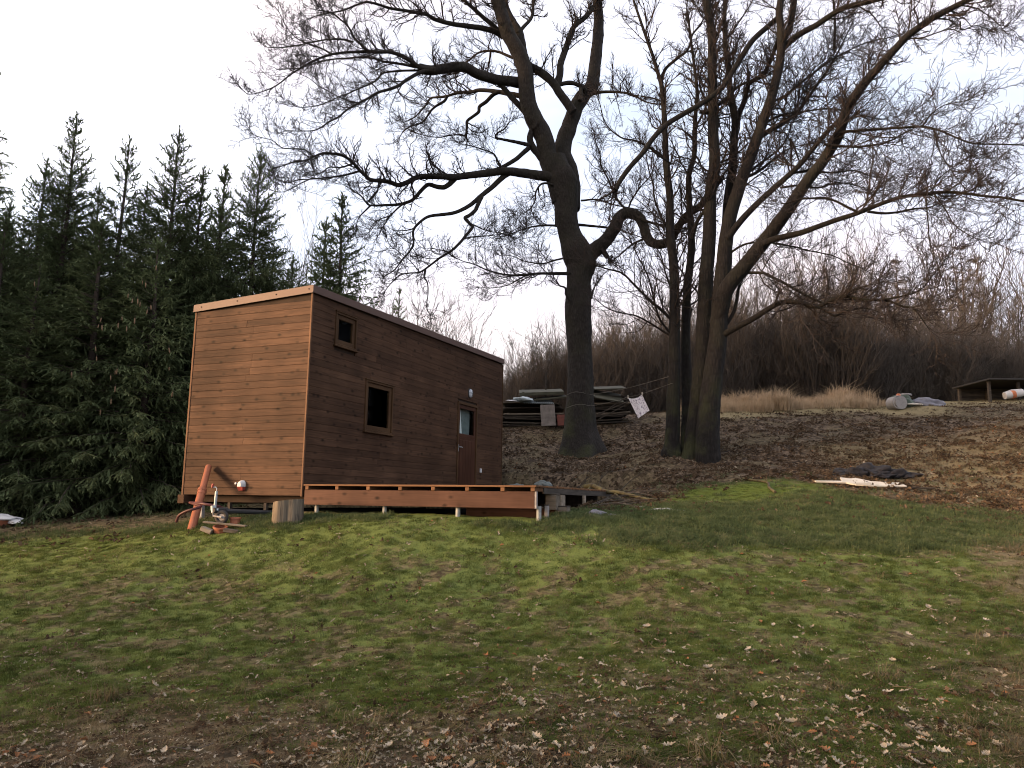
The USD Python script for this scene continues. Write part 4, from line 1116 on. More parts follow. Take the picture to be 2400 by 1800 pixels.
# trunk up to the fork
tp = [(1362, 1090, 150), (1362, 1068, 118), (1361, 1040, 98), (1360, 1000, 78), (1360, 950, 68), (1360, 900, 62), (1359, 840, 58), (1357, 790, 60), (1355, 735, 65), (1356, 690, 60), (1358, 650, 60), (1362, 617, 72), (1352, 590, 74), (1338, 555, 56), (1329, 520, 54), (1327, 490, 58), (1324, 455, 66), (1318, 425, 74), (1306, 400, 66), (1296, 372, 62)]
Q = catmull(np.array([np.append(at(a, b, YO), w / 2 * YO / F) for a, b, w in tp]), 5)
an = np.arange(28) / 28 * 2 * np.pi
tr = tube(Q[:, :3], Q[:, 3], 28, 0.10, 3)
V = tr.vertices.copy()
zb = V[:, 2].min(); c0 = Q[0, :3]
hgt = np.clip((V[:, 2] - zb) / 1.3, 0, 1)
aa = np.arctan2(V[:, 1] - c0[1], V[:, 0] - c0[0])
fl = 1 + (1 - hgt) ** 2 * (0.22 * np.cos(5 * aa + 0.8) + 0.12 * np.cos(3 * aa))
V[:, :2] = c0[:2] + (V[:, :2] - c0[:2]) * fl[:, None] * 1.0 if False else V[:, :2] + (V[:, :2] - c0[:2]) * ((fl - 1) * (hgt < 1))[:, None]
tr.vertices = V
part(oak, "trunk", tr, M["oak_bark"], 60)
OL = []        # (points, radii, from where twigs grow)


def oak_limb(pts, w0, w1, d0=0.0, d1=0.0, f0=0.25, lump=0.12, wexp=0.8, name="limb", sides=12):
    P, r = traced(pts, w0, w1, YO, d0, d1, 6, wexp)
    part(oak, name, tube(P, r, sides if w0 > 9 else 7, lump, len(OL) + 2), M["oak_bark"], 60)
    OL.append((P, r, f0))


# the two main stems
oak_limb([(1318, 470), (1300, 410), (1284, 368), (1276, 325), (1262, 297), (1248, 271), (1236, 230), (1232, 176), (1221, 136), (1202, 100), (1190, 78), (1178, 40), (1165, 0), (1150, -45), (1125, -110), (1105, -180)], 52, 26, 0, -0.8, 0.55, wexp=1.0)
oak_limb([(1335, 490), (1338, 440), (1332, 400), (1318, 362), (1322, 330), (1331, 306), (1343, 271), (1354, 245), (1372, 218), (1387, 200), (1393, 163), (1401, 95), (1403, 41), (1399, 0), (1396, -50), (1385, -130), (1380, -200)], 52, 14, 0.15, 1.5, 0.6, wexp=0.9)
oak_limb([(1226, 130), (1218, 80), (1204, 55), (1190, 30), (1180, 0), (1172, -40)], 24, 16, 0, 0.4, 0.6)
# loop between the stems
oak_limb([(1343, 262), (1328, 240), (1311, 217), (1298, 196), (1276, 176), (1246, 158), (1232, 160)], 22, 20, 0.1, 0, 0.5)
oak_limb([(1304, 205), (1312, 175), (1314, 149), (1325, 117), (1344, 65), (1371, 41), (1392, 14), (1400, -20)], 20, 10, 0.1, 0.8, 0.3)
oak_limb([(1306, 200), (1320, 196), (1336, 194), (1350, 197), (1366, 206), (1374, 214)], 11, 10, 0.1, 0.3, 0.6)
oak_limb([(1360, 236), (1362, 222), (1361, 206)], 12, 9, 0.1, 0.2, 0.9)
oak_limb([(1390, 218), (1420, 215), (1450, 216), (1480, 221), (1515, 239), (1550, 245)], 9, 3, 0.3, -1.0, 0.2)
# left limbs
oak_limb([(1232, 196), (1200, 191), (1160, 186), (1116, 172), (1089, 157), (1048, 160), (1010, 165), (983, 160)], 26, 24, 0, -1.8, 0.5)
oak_limb([(1020, 164), (988, 160), (962, 143), (940, 130), (913, 122), (886, 122), (858, 117), (845, 103), (831, 90), (822, 72), (812, 57), (798, 46), (785, 35), (768, 27), (745, 24)], 14, 2.5, -1.8, -3.2)
oak_limb([(866, 120), (830, 122), (790, 125), (750, 136), (712, 155), (682, 174), (662, 190), (645, 202), (622, 212), (600, 219), (580, 220), (566, 208)], 8, 2, -2.4, -3.6, 0.15)
oak_limb([(1020, 166), (992, 167), (955, 186), (934, 201), (910, 210), (885, 217), (860, 232), (842, 241), (828, 248), (812, 258), (795, 273), (772, 285), (752, 299), (734, 306), (705, 307), (677, 306)], 11, 2, -1.8, -3.8, 0.2)
oak_limb([(1015, 164), (985, 165), (940, 166), (899, 171), (886, 184), (872, 195), (850, 204), (831, 212), (815, 220), (799, 225), (775, 236), (745, 247), (710, 252), (690, 249)], 7, 1.8, -1.8, -1.2, 0.2)
oak_limb([(1020, 163), (985, 159), (940, 150), (899, 144), (880, 138), (850, 134), (810, 137), (770, 140), (735, 150), (700, 160), (660, 162)], 8, 2, -1.8, -0.6, 0.2)
oak_limb([(842, 241), (820, 237), (795, 227), (770, 214), (745, 200), (725, 184), (700, 172)], 4, 1.6, -2.8, -2.0, 0.1)
oak_limb([(826, 98), (800, 92), (765, 93), (725, 100), (690, 108), (650, 112), (620, 110)], 6, 2, -2.5, -1.5, 0.1)
oak_limb([(780, 128), (750, 112), (715, 100), (690, 85), (670, 60), (655, 30)], 5, 1.8, -2.4, -3.0, 0.1)
oak_limb([(1180, 86), (1160, 74), (1130, 66), (1102, 62), (1060, 56), (1021, 46), (1000, 34), (983, 30), (950, 25), (913, 19), (885, 10), (858, 5), (835, 12), (805, 24), (775, 30), (745, 36), (722, 46)], 16, 2.2, 0, -2.8, 0.25)
oak_limb([(1185, 90), (1168, 72), (1150, 55), (1132, 40), (1110, 20), (1092, 4), (1070, -25), (1040, -60)], 14, 6, 0, -1.5, 0.3)
oak_limb([(1232, 228), (1205, 222), (1189, 219), (1160, 214), (1124, 211), (1105, 216), (1089, 216), (1068, 219), (1048, 225), (1028, 228), (1010, 230), (1000, 244), (988, 258), (975, 272), (958, 282), (945, 287)], 14, 2.5, 0.2, 2.2, 0.35)
oak_limb([(1048, 225), (1043, 235), (1035, 241), (1020, 250), (1007, 263), (997, 279), (983, 290), (960, 297), (944, 310), (935, 325)], 8, 2, 1.0, 1.4, 0.2)
oak_limb([(1172, 214), (1156, 222), (1140, 238), (1124, 250), (1122, 262), (1110, 272), (1095, 284), (1094, 300), (1092, 322)], 11, 6, 0.25, 0.6, 0.7)
oak_limb([(1092, 318), (1070, 316), (1050, 318), (1030, 322), (1000, 318), (970, 310)], 4, 1.6, 0.6, 1.2, 0.0)
oak_limb([(1238, 272), (1220, 250), (1205, 235), (1189, 217), (1178, 203), (1166, 193), (1155, 186)], 16, 12, 0, -0.4, 0.6)
oak_limb([(1222, 142), (1205, 136), (1189, 130), (1170, 122), (1149, 119), (1130, 121), (1116, 127), (1100, 141), (1080, 152), (1066, 170), (1050, 176)], 9, 2.5, 0.2, 1.6, 0.25)
oak_limb([(1150, 120), (1148, 138), (1144, 160), (1141, 172)], 6, 3, 0.6, 0.9, 0.4)
oak_limb([(1214, 78), (1228, 62), (1241, 48), (1248, 34), (1249, 10), (1250, -25)], 10, 7, 0, 0.8, 0.3)
# the long low limb and its forks
oak_limb([(1290, 415), (1263, 411), (1220, 405), (1181, 401), (1140, 406), (1100, 411), (1062, 415), (1020, 413), (980, 415), (955, 427), (934, 434), (915, 427), (899, 424), (880, 423), (866, 420), (855, 410), (845, 401), (835, 390), (826, 380), (810, 368), (790, 361), (770, 360), (750, 361), (730, 370), (712, 377), (690, 379), (665, 388), (640, 395)], 26, 2.2, -0.2, -2.6, 0.3, wexp=0.75)
oak_limb([(845, 400), (810, 410), (777, 415), (750, 418), (723, 420), (700, 421), (680, 428), (660, 426), (645, 418)], 6, 1.8, -1.8, -2.2, 0.1)
oak_limb([(724, 421), (700, 432), (680, 444), (660, 450), (640, 447)], 3.5, 1.5, -2.1, -2.8, 0.1)
oak_limb([(790, 361), (760, 358), (736, 366), (725, 357), (712, 350), (690, 349), (663, 347), (650, 338), (636, 328), (612, 322), (592, 314), (585, 300)], 5, 1.6, -2.0, -3.2, 0.1)
oak_limb([(826, 384), (800, 392), (772, 392), (760, 400), (740, 410)], 5, 2, -1.9, -1.2, 0.2)
oak_limb([(1068, 416), (1055, 430), (1040, 439), (1022, 437), (1003, 433), (985, 449), (969, 467), (952, 475), (935, 479), (900, 481), (867, 481), (858, 474), (845, 458), (827, 448)], 14, 3, -0.9, -1.0, 0.5)
oak_limb([(868, 482), (858, 492), (846, 504), (838, 518), (834, 540)], 5, 1.6, -1.0, -1.1, 0.4)
oak_limb([(864, 472), (872, 462), (884, 449)], 6, 5, -1.0, -0.8, 0.95)
oak_limb([(947, 476), (930, 490), (914, 507), (904, 522), (892, 541)], 5, 2.5, -1.0, -1.6, 0.5)
oak_limb([(916, 506), (890, 514), (872, 528), (864, 545)], 3.5, 1.5, -1.3, -1.2, 0.3)
oak_limb([(1200, 402), (1180, 414), (1155, 437), (1129, 458), (1100, 482), (1067, 498), (1035, 503), (1006, 507), (985, 520), (969, 540), (969, 571), (958, 592), (941, 611), (925, 632), (901, 648)], 15, 2.5, -0.4, -2.0, 0.6)
oak_limb([(1129, 460), (1120, 480), (1113, 494), (1100, 505), (1090, 511), (1100, 523), (1107, 532), (1092, 552), (1076, 571), (1055, 590), (1030, 605), (1008, 622), (984, 638), (960, 640), (938, 645), (918, 662), (901, 684)], 11, 2, -0.8, -1.8, 0.5)
oak_limb([(997, 631), (994, 648), (1002, 664), (1003, 690), (1000, 719), (1008, 740)], 4.5, 1.8, -1.5, -1.7, 0.55)
oak_limb([(984, 638), (960, 610), (935, 590), (915, 575), (905, 555)], 2.6, 1.2, -1.6, -2.2, 0.0)
oak_limb([(1085, 560), (1110, 555), (1150, 552), (1190, 545), (1220, 532)], 4, 1.5, -0.9, 0.2, 0.0)
oak_limb([(1108, 526), (1140, 540), (1180, 548), (1215, 560), (1250, 555)], 3.5, 1.4, -0.8, 0.8, 0.0)
oak_limb([(1340, 641), (1300, 641), (1261, 641), (1240, 643), (1205, 645), (1175, 642), (1140, 632), (1113, 620), (1085, 612), (1060, 600)], 9, 1.8, -0.2, -1.4, 0.15)
oak_limb([(1245, 642), (1220, 652), (1190, 668), (1150, 675), (1120, 672)], 4, 1.5, -0.6, -0.8, 0.1)
oak_limb([(1322, 605), (1300, 610), (1270, 618), (1230, 612), (1200, 600), (1170, 598)], 5, 1.5, 0.2, 1.4, 0.1)
oak_limb([(1318, 530), (1280, 528), (1240, 533), (1205, 545), (1180, 555)], 7, 1.8, 0.1, 1.0, 0.1)
oak_limb([(1306, 440), (1285, 430), (1268, 432), (1256, 450), (1254, 470), (1240, 492), (1215, 505)], 7, 1.8, -0.2, -1.2, 0.2)
# stubs on the trunk
oak_limb([(1284, 388), (1262, 362), (1247, 342), (1242, 325), (1246, 306)], 20, 15, -0.1, -0.3, 0.9)
oak_limb([(1242, 342), (1236, 339), (1215, 334), (1195, 330), (1175, 326), (1162, 322), (1166, 312), (1182, 302), (1195, 285)], 11, 2.5, -0.3, -0.8, 0.5)
oak_limb([(1240, 346), (1222, 362), (1208, 374), (1188, 386), (1168, 396), (1150, 402)], 12, 9, -0.3, -0.5, 0.6)
oak_limb([(1178, 398), (1166, 376), (1156, 360), (1130, 350), (1105, 342), (1080, 338)], 6, 2, -0.5, -1.0, 0.2)
oak_limb([(1336, 705), (1327, 690), (1325, 675), (1312, 670)], 8, 4, -0.4, -0.6, 0.95)
oak_limb([(1386, 700), (1388, 686), (1394, 672)], 7, 4, -0.3, -0.5, 0.95)
# serpentine limb to the right
oak_limb([(1362, 612), (1383, 596), (1402, 580), (1418, 565), (1432, 548), (1442, 533), (1450, 512), (1462, 502), (1474, 500), (1488, 503), (1500, 512), (1508, 528), (1514, 548), (1524, 566), (1540, 573), (1558, 571), (1575, 556), (1590, 530), (1610, 505), (1641, 483), (1655, 462), (1668, 440), (1690, 420)], 46, 14, 0.0, -1.4, 0.6, lump=0.2, wexp=0.5)
oak_limb([(1408, 586), (1416, 592), (1424, 603)], 17, 11, -0.1, -0.2, 0.97)
oak_limb([(1350, 526), (1392, 530), (1434, 534)], 7, 5, 0.1, 0, 0.8)
oak_limb([(1484, 506), (1455, 478), (1440, 455), (1425, 420), (1408, 385), (1406, 360), (1395, 330)], 7, 2.5, -0.6, -0.2, 0.2)
oak_limb([(1490, 508), (1520, 520), (1550, 528), (1575, 535), (1620, 536)], 8, 4, -0.8, -1.6, 0.3)
oak_limb([(1508, 560), (1480, 574), (1450, 600), (1420, 622)], 6, 2, -0.9, -0.4, 0.1)
oak_limb([(1470, 498), (1480, 470), (1500, 440), (1525, 410), (1540, 370)], 5, 2, -0.6, 0.5, 0.1)
oak_limb([(1362, 470), (1400, 468), (1440, 480), (1490, 490), (1530, 500)], 5, 2, 0.1, -0.5, 0.1)
tw = twig_mesh(rng, OL, (0.102, 1.10, 8, 4, 0.10, 0.24))
part(oak, "twigs", tw, M["twig"], kind="stuff")

# ------------------------------------------------------------------ the clump of stems right of the oak
YC = 19.8
rng = np.random.default_rng(78)
CL = []
clump_stems = {}


def limb(tree, pts, w0, w1, d0=0.0, d1=0.0, f0=0.2, lump=0.06, wexp=0.9, name="limb", base=None, store=None):
    P, r = traced(pts, w0, w1, base or YC, d0, d1, 6, wexp)
    if name in ('stem', 'trunk') and pts[0][1] > 1000:
        r = r.copy(); r[:8] *= np.linspace(1.35, 1.0, 8); P = np.vstack([P[0] - [0, 0, 0.8], P]); r = np.append(r[0] * 1.2, r)
    part(tree, name, tube(P, r, 14 if w0 > 12 else 8, lump, len(CL) + 3), M["alder_bark"], 60)
    (CL if store is None else store).append((P, r, f0))


clump = thing("multi_stem_tree", "tall bare tree of several stems fanning out to the right of the oak", "tree", (0, 0, 0))
limb(clump, [(1662, 1112), (1661, 1090), (1659, 1060), (1659, 1020), (1661, 985), (1664, 940), (1669, 900), (1675, 850), (1682, 800), (1686, 740), (1690, 675), (1696, 620), (1701, 567), (1712, 505), (1734, 434), (1754, 380), (1774, 325), (1790, 280), (1806, 235), (1818, 190), (1828, 145), (1831, 101), (1829, 60), (1826, 30), (1830, 0), (1836, -60)], 68, 16, -0.5, 0.2, 0.55, name="stem", wexp=0.55)
limb(clump, [(1622, 1090), (1624, 1060), (1630, 1000), (1636, 950), (1642, 880), (1648, 800), (1652, 720), (1655, 648), (1660, 590), (1663, 540), (1665, 458), (1674, 400), (1675, 360), (1672, 325), (1671, 250), (1669, 181), (1669, 90), (1660, 30), (1655, 0), (1650, -60)], 46, 18, 0.1, 0.4, 0.5, name="stem")
limb(clump, [(1700, 640), (1704, 560), (1706, 480), (1716, 398), (1720, 340), (1723, 289), (1717, 250), (1712, 217), (1705, 145), (1700, 100), (1698, 54), (1700, 0)], 30, 9, 0.5, 1.2, 0.4, name="stem")
limb(clump, [(1720, 300), (1733, 265), (1745, 235), (1752, 205), (1756, 195), (1788, 174), (1804, 146), (1815, 118), (1822, 95)], 15, 9, 1.0, 0.8, 0.4)
limb(clump, [(1752, 205), (1754, 178), (1752, 160)], 11, 6, 1.0, 1.0, 0.8)
limb(clump, [(1829, 110), (1845, 75), (1853, 54), (1860, 20), (1862, 0), (1868, -50)], 16, 13, 0.2, 0.4, 0.6)
limb(clump, [(1836, 112), (1860, 90), (1885, 74), (1915, 58), (1950, 34), (1980, 18), (2010, 10), (2052, 0), (2100, -14)], 16, 12, 0.2, -0.6, 0.4)
limb(clump, [(1683, 760), (1690, 720), (1700, 683), (1718, 655), (1745, 624), (1772, 590), (1799, 556), (1826, 520), (1853, 483), (1871, 455), (1895, 420), (1925, 383), (1945, 352), (1962, 325), (1975, 290), (1983, 260), (2003, 225), (2027, 195), (2050, 168), (2070, 145), (2098, 115), (2124, 87), (2150, 67), (2179, 47), (2205, 32), (2233, 18), (2269, 0), (2310, -20)], 42, 13, -0.25, -3.0, 0.45, name="stem", wexp=0.8)
limb(clump, [(1704, 560), (1737, 517), (1770, 482), (1802, 452), (1838, 420), (1871, 390), (1898, 358), (1925, 325), (1948, 300), (1969, 278), (1985, 258)], 17, 10, -0.3, -1.2, 0.5)
limb(clump, [(1785, 574), (1800, 566), (1817, 560), (1850, 552), (1882, 544), (1920, 530), (1962, 515), (2000, 503), (2034, 490), (2075, 474), (2117, 461), (2164, 456), (2215, 450), (2269, 454), (2310, 460), (2350, 463), (2410, 474)], 17, 5, -1.2, -3.8, 0.35, wexp=0.7)
limb(clump, [(2012, 498), (1985, 485), (1960, 472), (1940, 466), (1925, 464), (1900, 465), (1871, 468), (1840, 478)], 7, 4, -2.4, -1.8, 0.3)
limb(clump, [(2034, 496), (2070, 500), (2106, 497), (2140, 490), (2179, 486), (2195, 478)], 7, 4, -2.6, -2.4, 0.3)
limb(clump, [(1950, 322), (1969, 311), (2010, 306), (2070, 302), (2115, 299), (2161, 297), (2190, 302), (2215, 311), (2245, 324), (2280, 336), (2340, 338), (2400, 340)], 8, 3, -1.8, -3.4, 0.15)
limb(clump, [(1930, 338), (1962, 342), (2010, 344), (2040, 341), (2070, 336), (2095, 326), (2114, 315), (2140, 302)], 7, 4, -1.8, -2.2, 0.2)
limb(clump, [(1672, 800), (1684, 793), (1698, 783), (1730, 765), (1763, 748), (1795, 728), (1824, 711), (1850, 707), (1875, 709), (1895, 714), (1918, 718), (1940, 708), (1965, 697), (1990, 695), (2020, 702), (2052, 703), (2085, 706), (2117, 718), (2142, 721)], 17, 5, -0.25, -3.4, 0.3)
limb(clump, [(2067, 703), (2100, 697), (2135, 689), (2155, 680), (2168, 669), (2186, 645), (2200, 630)], 6, 2, -3.0, -3.6, 0.2)
limb(clump, [(2140, 720), (2152, 735), (2164, 752), (2180, 775)], 5, 2, -3.4, -3.6, 0.2)
limb(clump, [(1900, 716), (1930, 725), (1955, 740), (1980, 730), (2020, 722), (2050, 728), (2080, 740)], 7, 2, -2.0, -2.2, 0.2)
limb(clump, [(1694, 660), (1716, 648), (1748, 640), (1788, 640), (1810, 650), (1831, 660), (1853, 672), (1875, 685), (1905, 700), (1933, 712)], 8, 6, -0.3, -1.8, 0.3)
limb(clump, [(1698, 608), (1716, 590), (1740, 575), (1763, 569), (1795, 568), (1824, 571), (1860, 578), (1889, 586), (1920, 592), (1954, 600), (1985, 615), (2016, 627), (2040, 640)], 6, 2, -0.25, -1.0, 0.15)
limb(clump, [(1680, 790), (1694, 770), (1708, 752), (1721, 727), (1727, 700), (1730, 681), (1734, 668)], 10, 7, -0.25, -0.5, 0.97)
limb(clump, [(1700, 480), (1720, 440), (1760, 400), (1800, 370), (1830, 345), (1850, 310), (1853, 290)], 9, 3, 0.6, 1.5, 0.1)
limb(clump, [(1853, 380), (1855, 350), (1852, 325), (1862, 345), (1872, 375)], 5, 4, 0.3, 0.0, 0.6)
limb(clump, [(1770, 330), (1800, 310), (1850, 280), (1890, 235), (1910, 205), (1930, 180), (1960, 130), (1985, 80), (2000, 50)], 11, 3, 0.3, 1.5, 0.1)
limb(clump, [(1955, 115), (1957, 60), (1955, 20), (1952, -10)], 7, 5, 1.2, 1.4, 0.3)
limb(clump, [(1806, 240), (1840, 225), (1870, 200), (1915, 165), (1950, 140), (1990, 118), (2030, 100), (2075, 90), (2110, 80)], 8, 2, 0.1, 1.5, 0.1)
limb(clump, [(1790, 290), (1830, 270), (1880, 262), (1940, 255), (1990, 262), (2040, 275), (2080, 280)], 7, 2, 0.2, 2.0, 0.1)
limb(clump, [(1860, 405), (1900, 400), (1950, 405), (2000, 400), (2040, 412), (2080, 420)], 7, 2, -0.6, 0.8, 0.1)
limb(clump, [(1830, 440), (1870, 435), (1920, 440), (1960, 428), (2010, 436), (2050, 450)], 6, 2, -0.5, 0.6, 0.1)
limb(clump, [(1738, 420), (1780, 400), (1830, 360), (1860, 345), (1910, 335)], 9, 2, 0.0, 1.4, 0.1)
limb(clump, [(2161, 298), (2180, 270), (2210, 248), (2240, 240), (2270, 235)], 4, 1.6, -3.0, -3.2, 0.0)
limb(clump, [(2180, 456), (2200, 420), (2230, 395), (2270, 370), (2300, 362)], 4, 1.6, -3.3, -2.8, 0.0)
limb(clump, [(2190, 455), (2215, 490), (2240, 530), (2290, 560), (2330, 570)], 4, 1.6, -3.3, -3.9, 0.0)
limb(clump, [(2190, 300), (2200, 350), (2230, 400), (2260, 440)], 3.5, 1.6, -3.0, -3.0, 0.0)
limb(clump, [(2250, 12), (2290, 20), (2320, 40), (2345, 60)], 4, 1.6, -2.9, -2.8, 0.0)
limb(clump, [(2250, 50), (2255, 70), (2290, 60), (2330, 75), (2355, 65)], 4, 1.6, -2.9, -2.6, 0.0)
limb(clump, [(2170, 460), (2175, 520), (2180, 570), (2200, 625)], 4, 1.6, -3.3, -3.0, 0.2)
# the dead broken limb that hangs down to the left
limb(clump, [(1830, 36), (1800, 62), (1763, 96), (1728, 150), (1690, 208), (1642, 244), (1600, 268), (1561, 293), (1530, 325), (1505, 360), (1478, 390), (1454, 423), (1442, 446)], 14, 12, 0.4, -0.6, 0.96, name="dead_limb", wexp=1.0)
limb(clump, [(1640, 262), (1660, 262), (1700, 232), (1735, 200), (1790, 180)], 9, 6, 0.3, 0.5, 0.5)
limb(clump, [(1522, 345), (1545, 365), (1575, 385)], 6, 4, -0.2, 0.0, 0.8)
tw = twig_mesh(rng, CL, (0.118, 1.6, 9, 4, 0.03, 0.24), tip_r=0.0046, dots=0.10)
part(clump, "twigs", tw, M["twig"], kind="stuff")

S1L = []
s1 = thing("slim_tree", "slim bare tree with a forked top standing closest to the oak", "tree", (0, 0, 0))
limb(s1, [(1573, 1062), (1575, 1040), (1578, 980), (1578, 930), (1580, 860), (1581, 800), (1581, 703), (1579, 621), (1571, 553), (1570, 505), (1570, 458), (1563, 404), (1560, 353), (1557, 271), (1551, 203), (1547, 185)], 36, 11, 0.4, 0.6, 0.35, name="trunk", base=YC, store=S1L)
limb(s1, [(1550, 200), (1544, 178), (1533, 140), (1520, 103), (1505, 60), (1490, 16), (1475, -30)], 10, 5, 0.6, 0.4, 0.2, store=S1L)
limb(s1, [(1549, 190), (1558, 165), (1569, 152), (1590, 135), (1610, 119), (1618, 100), (1623, 81), (1640, 60), (1651, 41)], 9, 4, 0.6, 1.0, 0.2, store=S1L)
limb(s1, [(1578, 752), (1568, 743), (1545, 722), (1524, 705), (1504, 685), (1486, 667), (1468, 648), (1451, 637), (1425, 631), (1397, 622)], 9, 3, 0.5, 0.0, 0.1, store=S1L)
limb(s1, [(1580, 790), (1560, 780), (1520, 755), (1490, 740), (1450, 732), (1420, 720), (1395, 700)], 6, 2, 0.5, 1.4, 0.1, store=S1L)
limb(s1, [(1578, 790), (1545, 745), (1530, 690), (1520, 650), (1500, 610), (1480, 570)], 6, 2, 0.5, -0.6, 0.1, store=S1L)
limb(s1, [(1570, 545), (1555, 520), (1535, 470), (1530, 430), (1520, 395), (1510, 340)], 6, 2, 0.6, 1.2, 0.1, store=S1L)
limb(s1, [(1560, 375), (1545, 360), (1520, 345), (1490, 330), (1455, 322), (1420, 290), (1405, 240)], 6, 2, 0.6, 0.2, 0.1, store=S1L)
limb(s1, [(1556, 240), (1530, 230), (1500, 225), (1460, 218)], 4, 2, 0.6, 1.0, 0.1, store=S1L)
limb(s1, [(1581, 700), (1560, 640), (1545, 590), (1510, 560), (1470, 545)], 5, 2, 0.6, 1.2, 0.1, store=S1L)
part(s1, "twigs", twig_mesh(rng, S1L, (0.15, 1.3, 7, 4, 0.05, 0.15), tip_r=0.0044), M["twig"], kind="stuff")
S2L = []
s2 = thing("slim_tree", "slim bare tree between the forked one and the thick stems", "tree", (0, 0, 0))
limb(s2, [(1606, 1085), (1608, 1055), (1610, 1000), (1611, 950), (1609, 880), (1607, 800), (1608, 740), (1611, 675), (1620, 594), (1620, 540), (1616, 486), (1614, 418), (1620, 390), (1627, 364), (1628, 325), (1630, 271), (1634, 220), (1628, 160), (1620, 100), (1612, 30)], 30, 5, 0.5, 1.6, 0.3, name="trunk", store=S2L)
limb(s2, [(1622, 560), (1630, 530), (1639, 510), (1650, 497), (1662, 490)], 11, 8, 0.6, 0.3, 0.6, store=S2L)
limb(s2, [(1630, 300), (1655, 245), (1640, 200), (1650, 150), (1690, 110), (1740, 40), (1765, 0)], 6, 3, 1.2, 2.2, 0.1, store=S2L)
limb(s2, [(1612, 660), (1640, 690), (1660, 710)], 5, 3, 0.6, 0.3, 0.2, store=S2L)
limb(s2, [(1627, 360), (1640, 380), (1655, 420)], 5, 2, 0.8, 0.5, 0.2, store=S2L)
part(s2, "twigs", twig_mesh(rng, S2L, (0.16, 1.3, 7, 4, 0.05, 0.15), tip_r=0.0044), M["twig"], kind="stuff")

# ------------------------------------------------------------------ spruces
def kites(P0, P1, w):
    """Needle-clad shoots as crossed pairs of slim blades."""
    T = unit(P1 - P0)
    ref = np.where(np.abs(T[:, 2:3]) > 0.85, [[1.0, 0.1, 0]], [[0.0, 0.1, 1.0]])
    A = unit(np.cross(T, ref)); B = np.cross(T, A)
    mid = P0 * 0.62 + P1 * 0.38
    V = np.stack([P0, mid + A * w[:, None], P1, mid - A * w[:, None], mid + B * w[:, None], mid - B * w[:, None]], 1)
    N = len(P0)
    f = np.array([(0, 1, 2), (0, 2, 3), (0, 4, 2), (0, 2, 5)])
    return V.reshape(-1, 3), ((np.arange(N) * 6)[:, None, None] + f[None]).reshape(-1, 3)


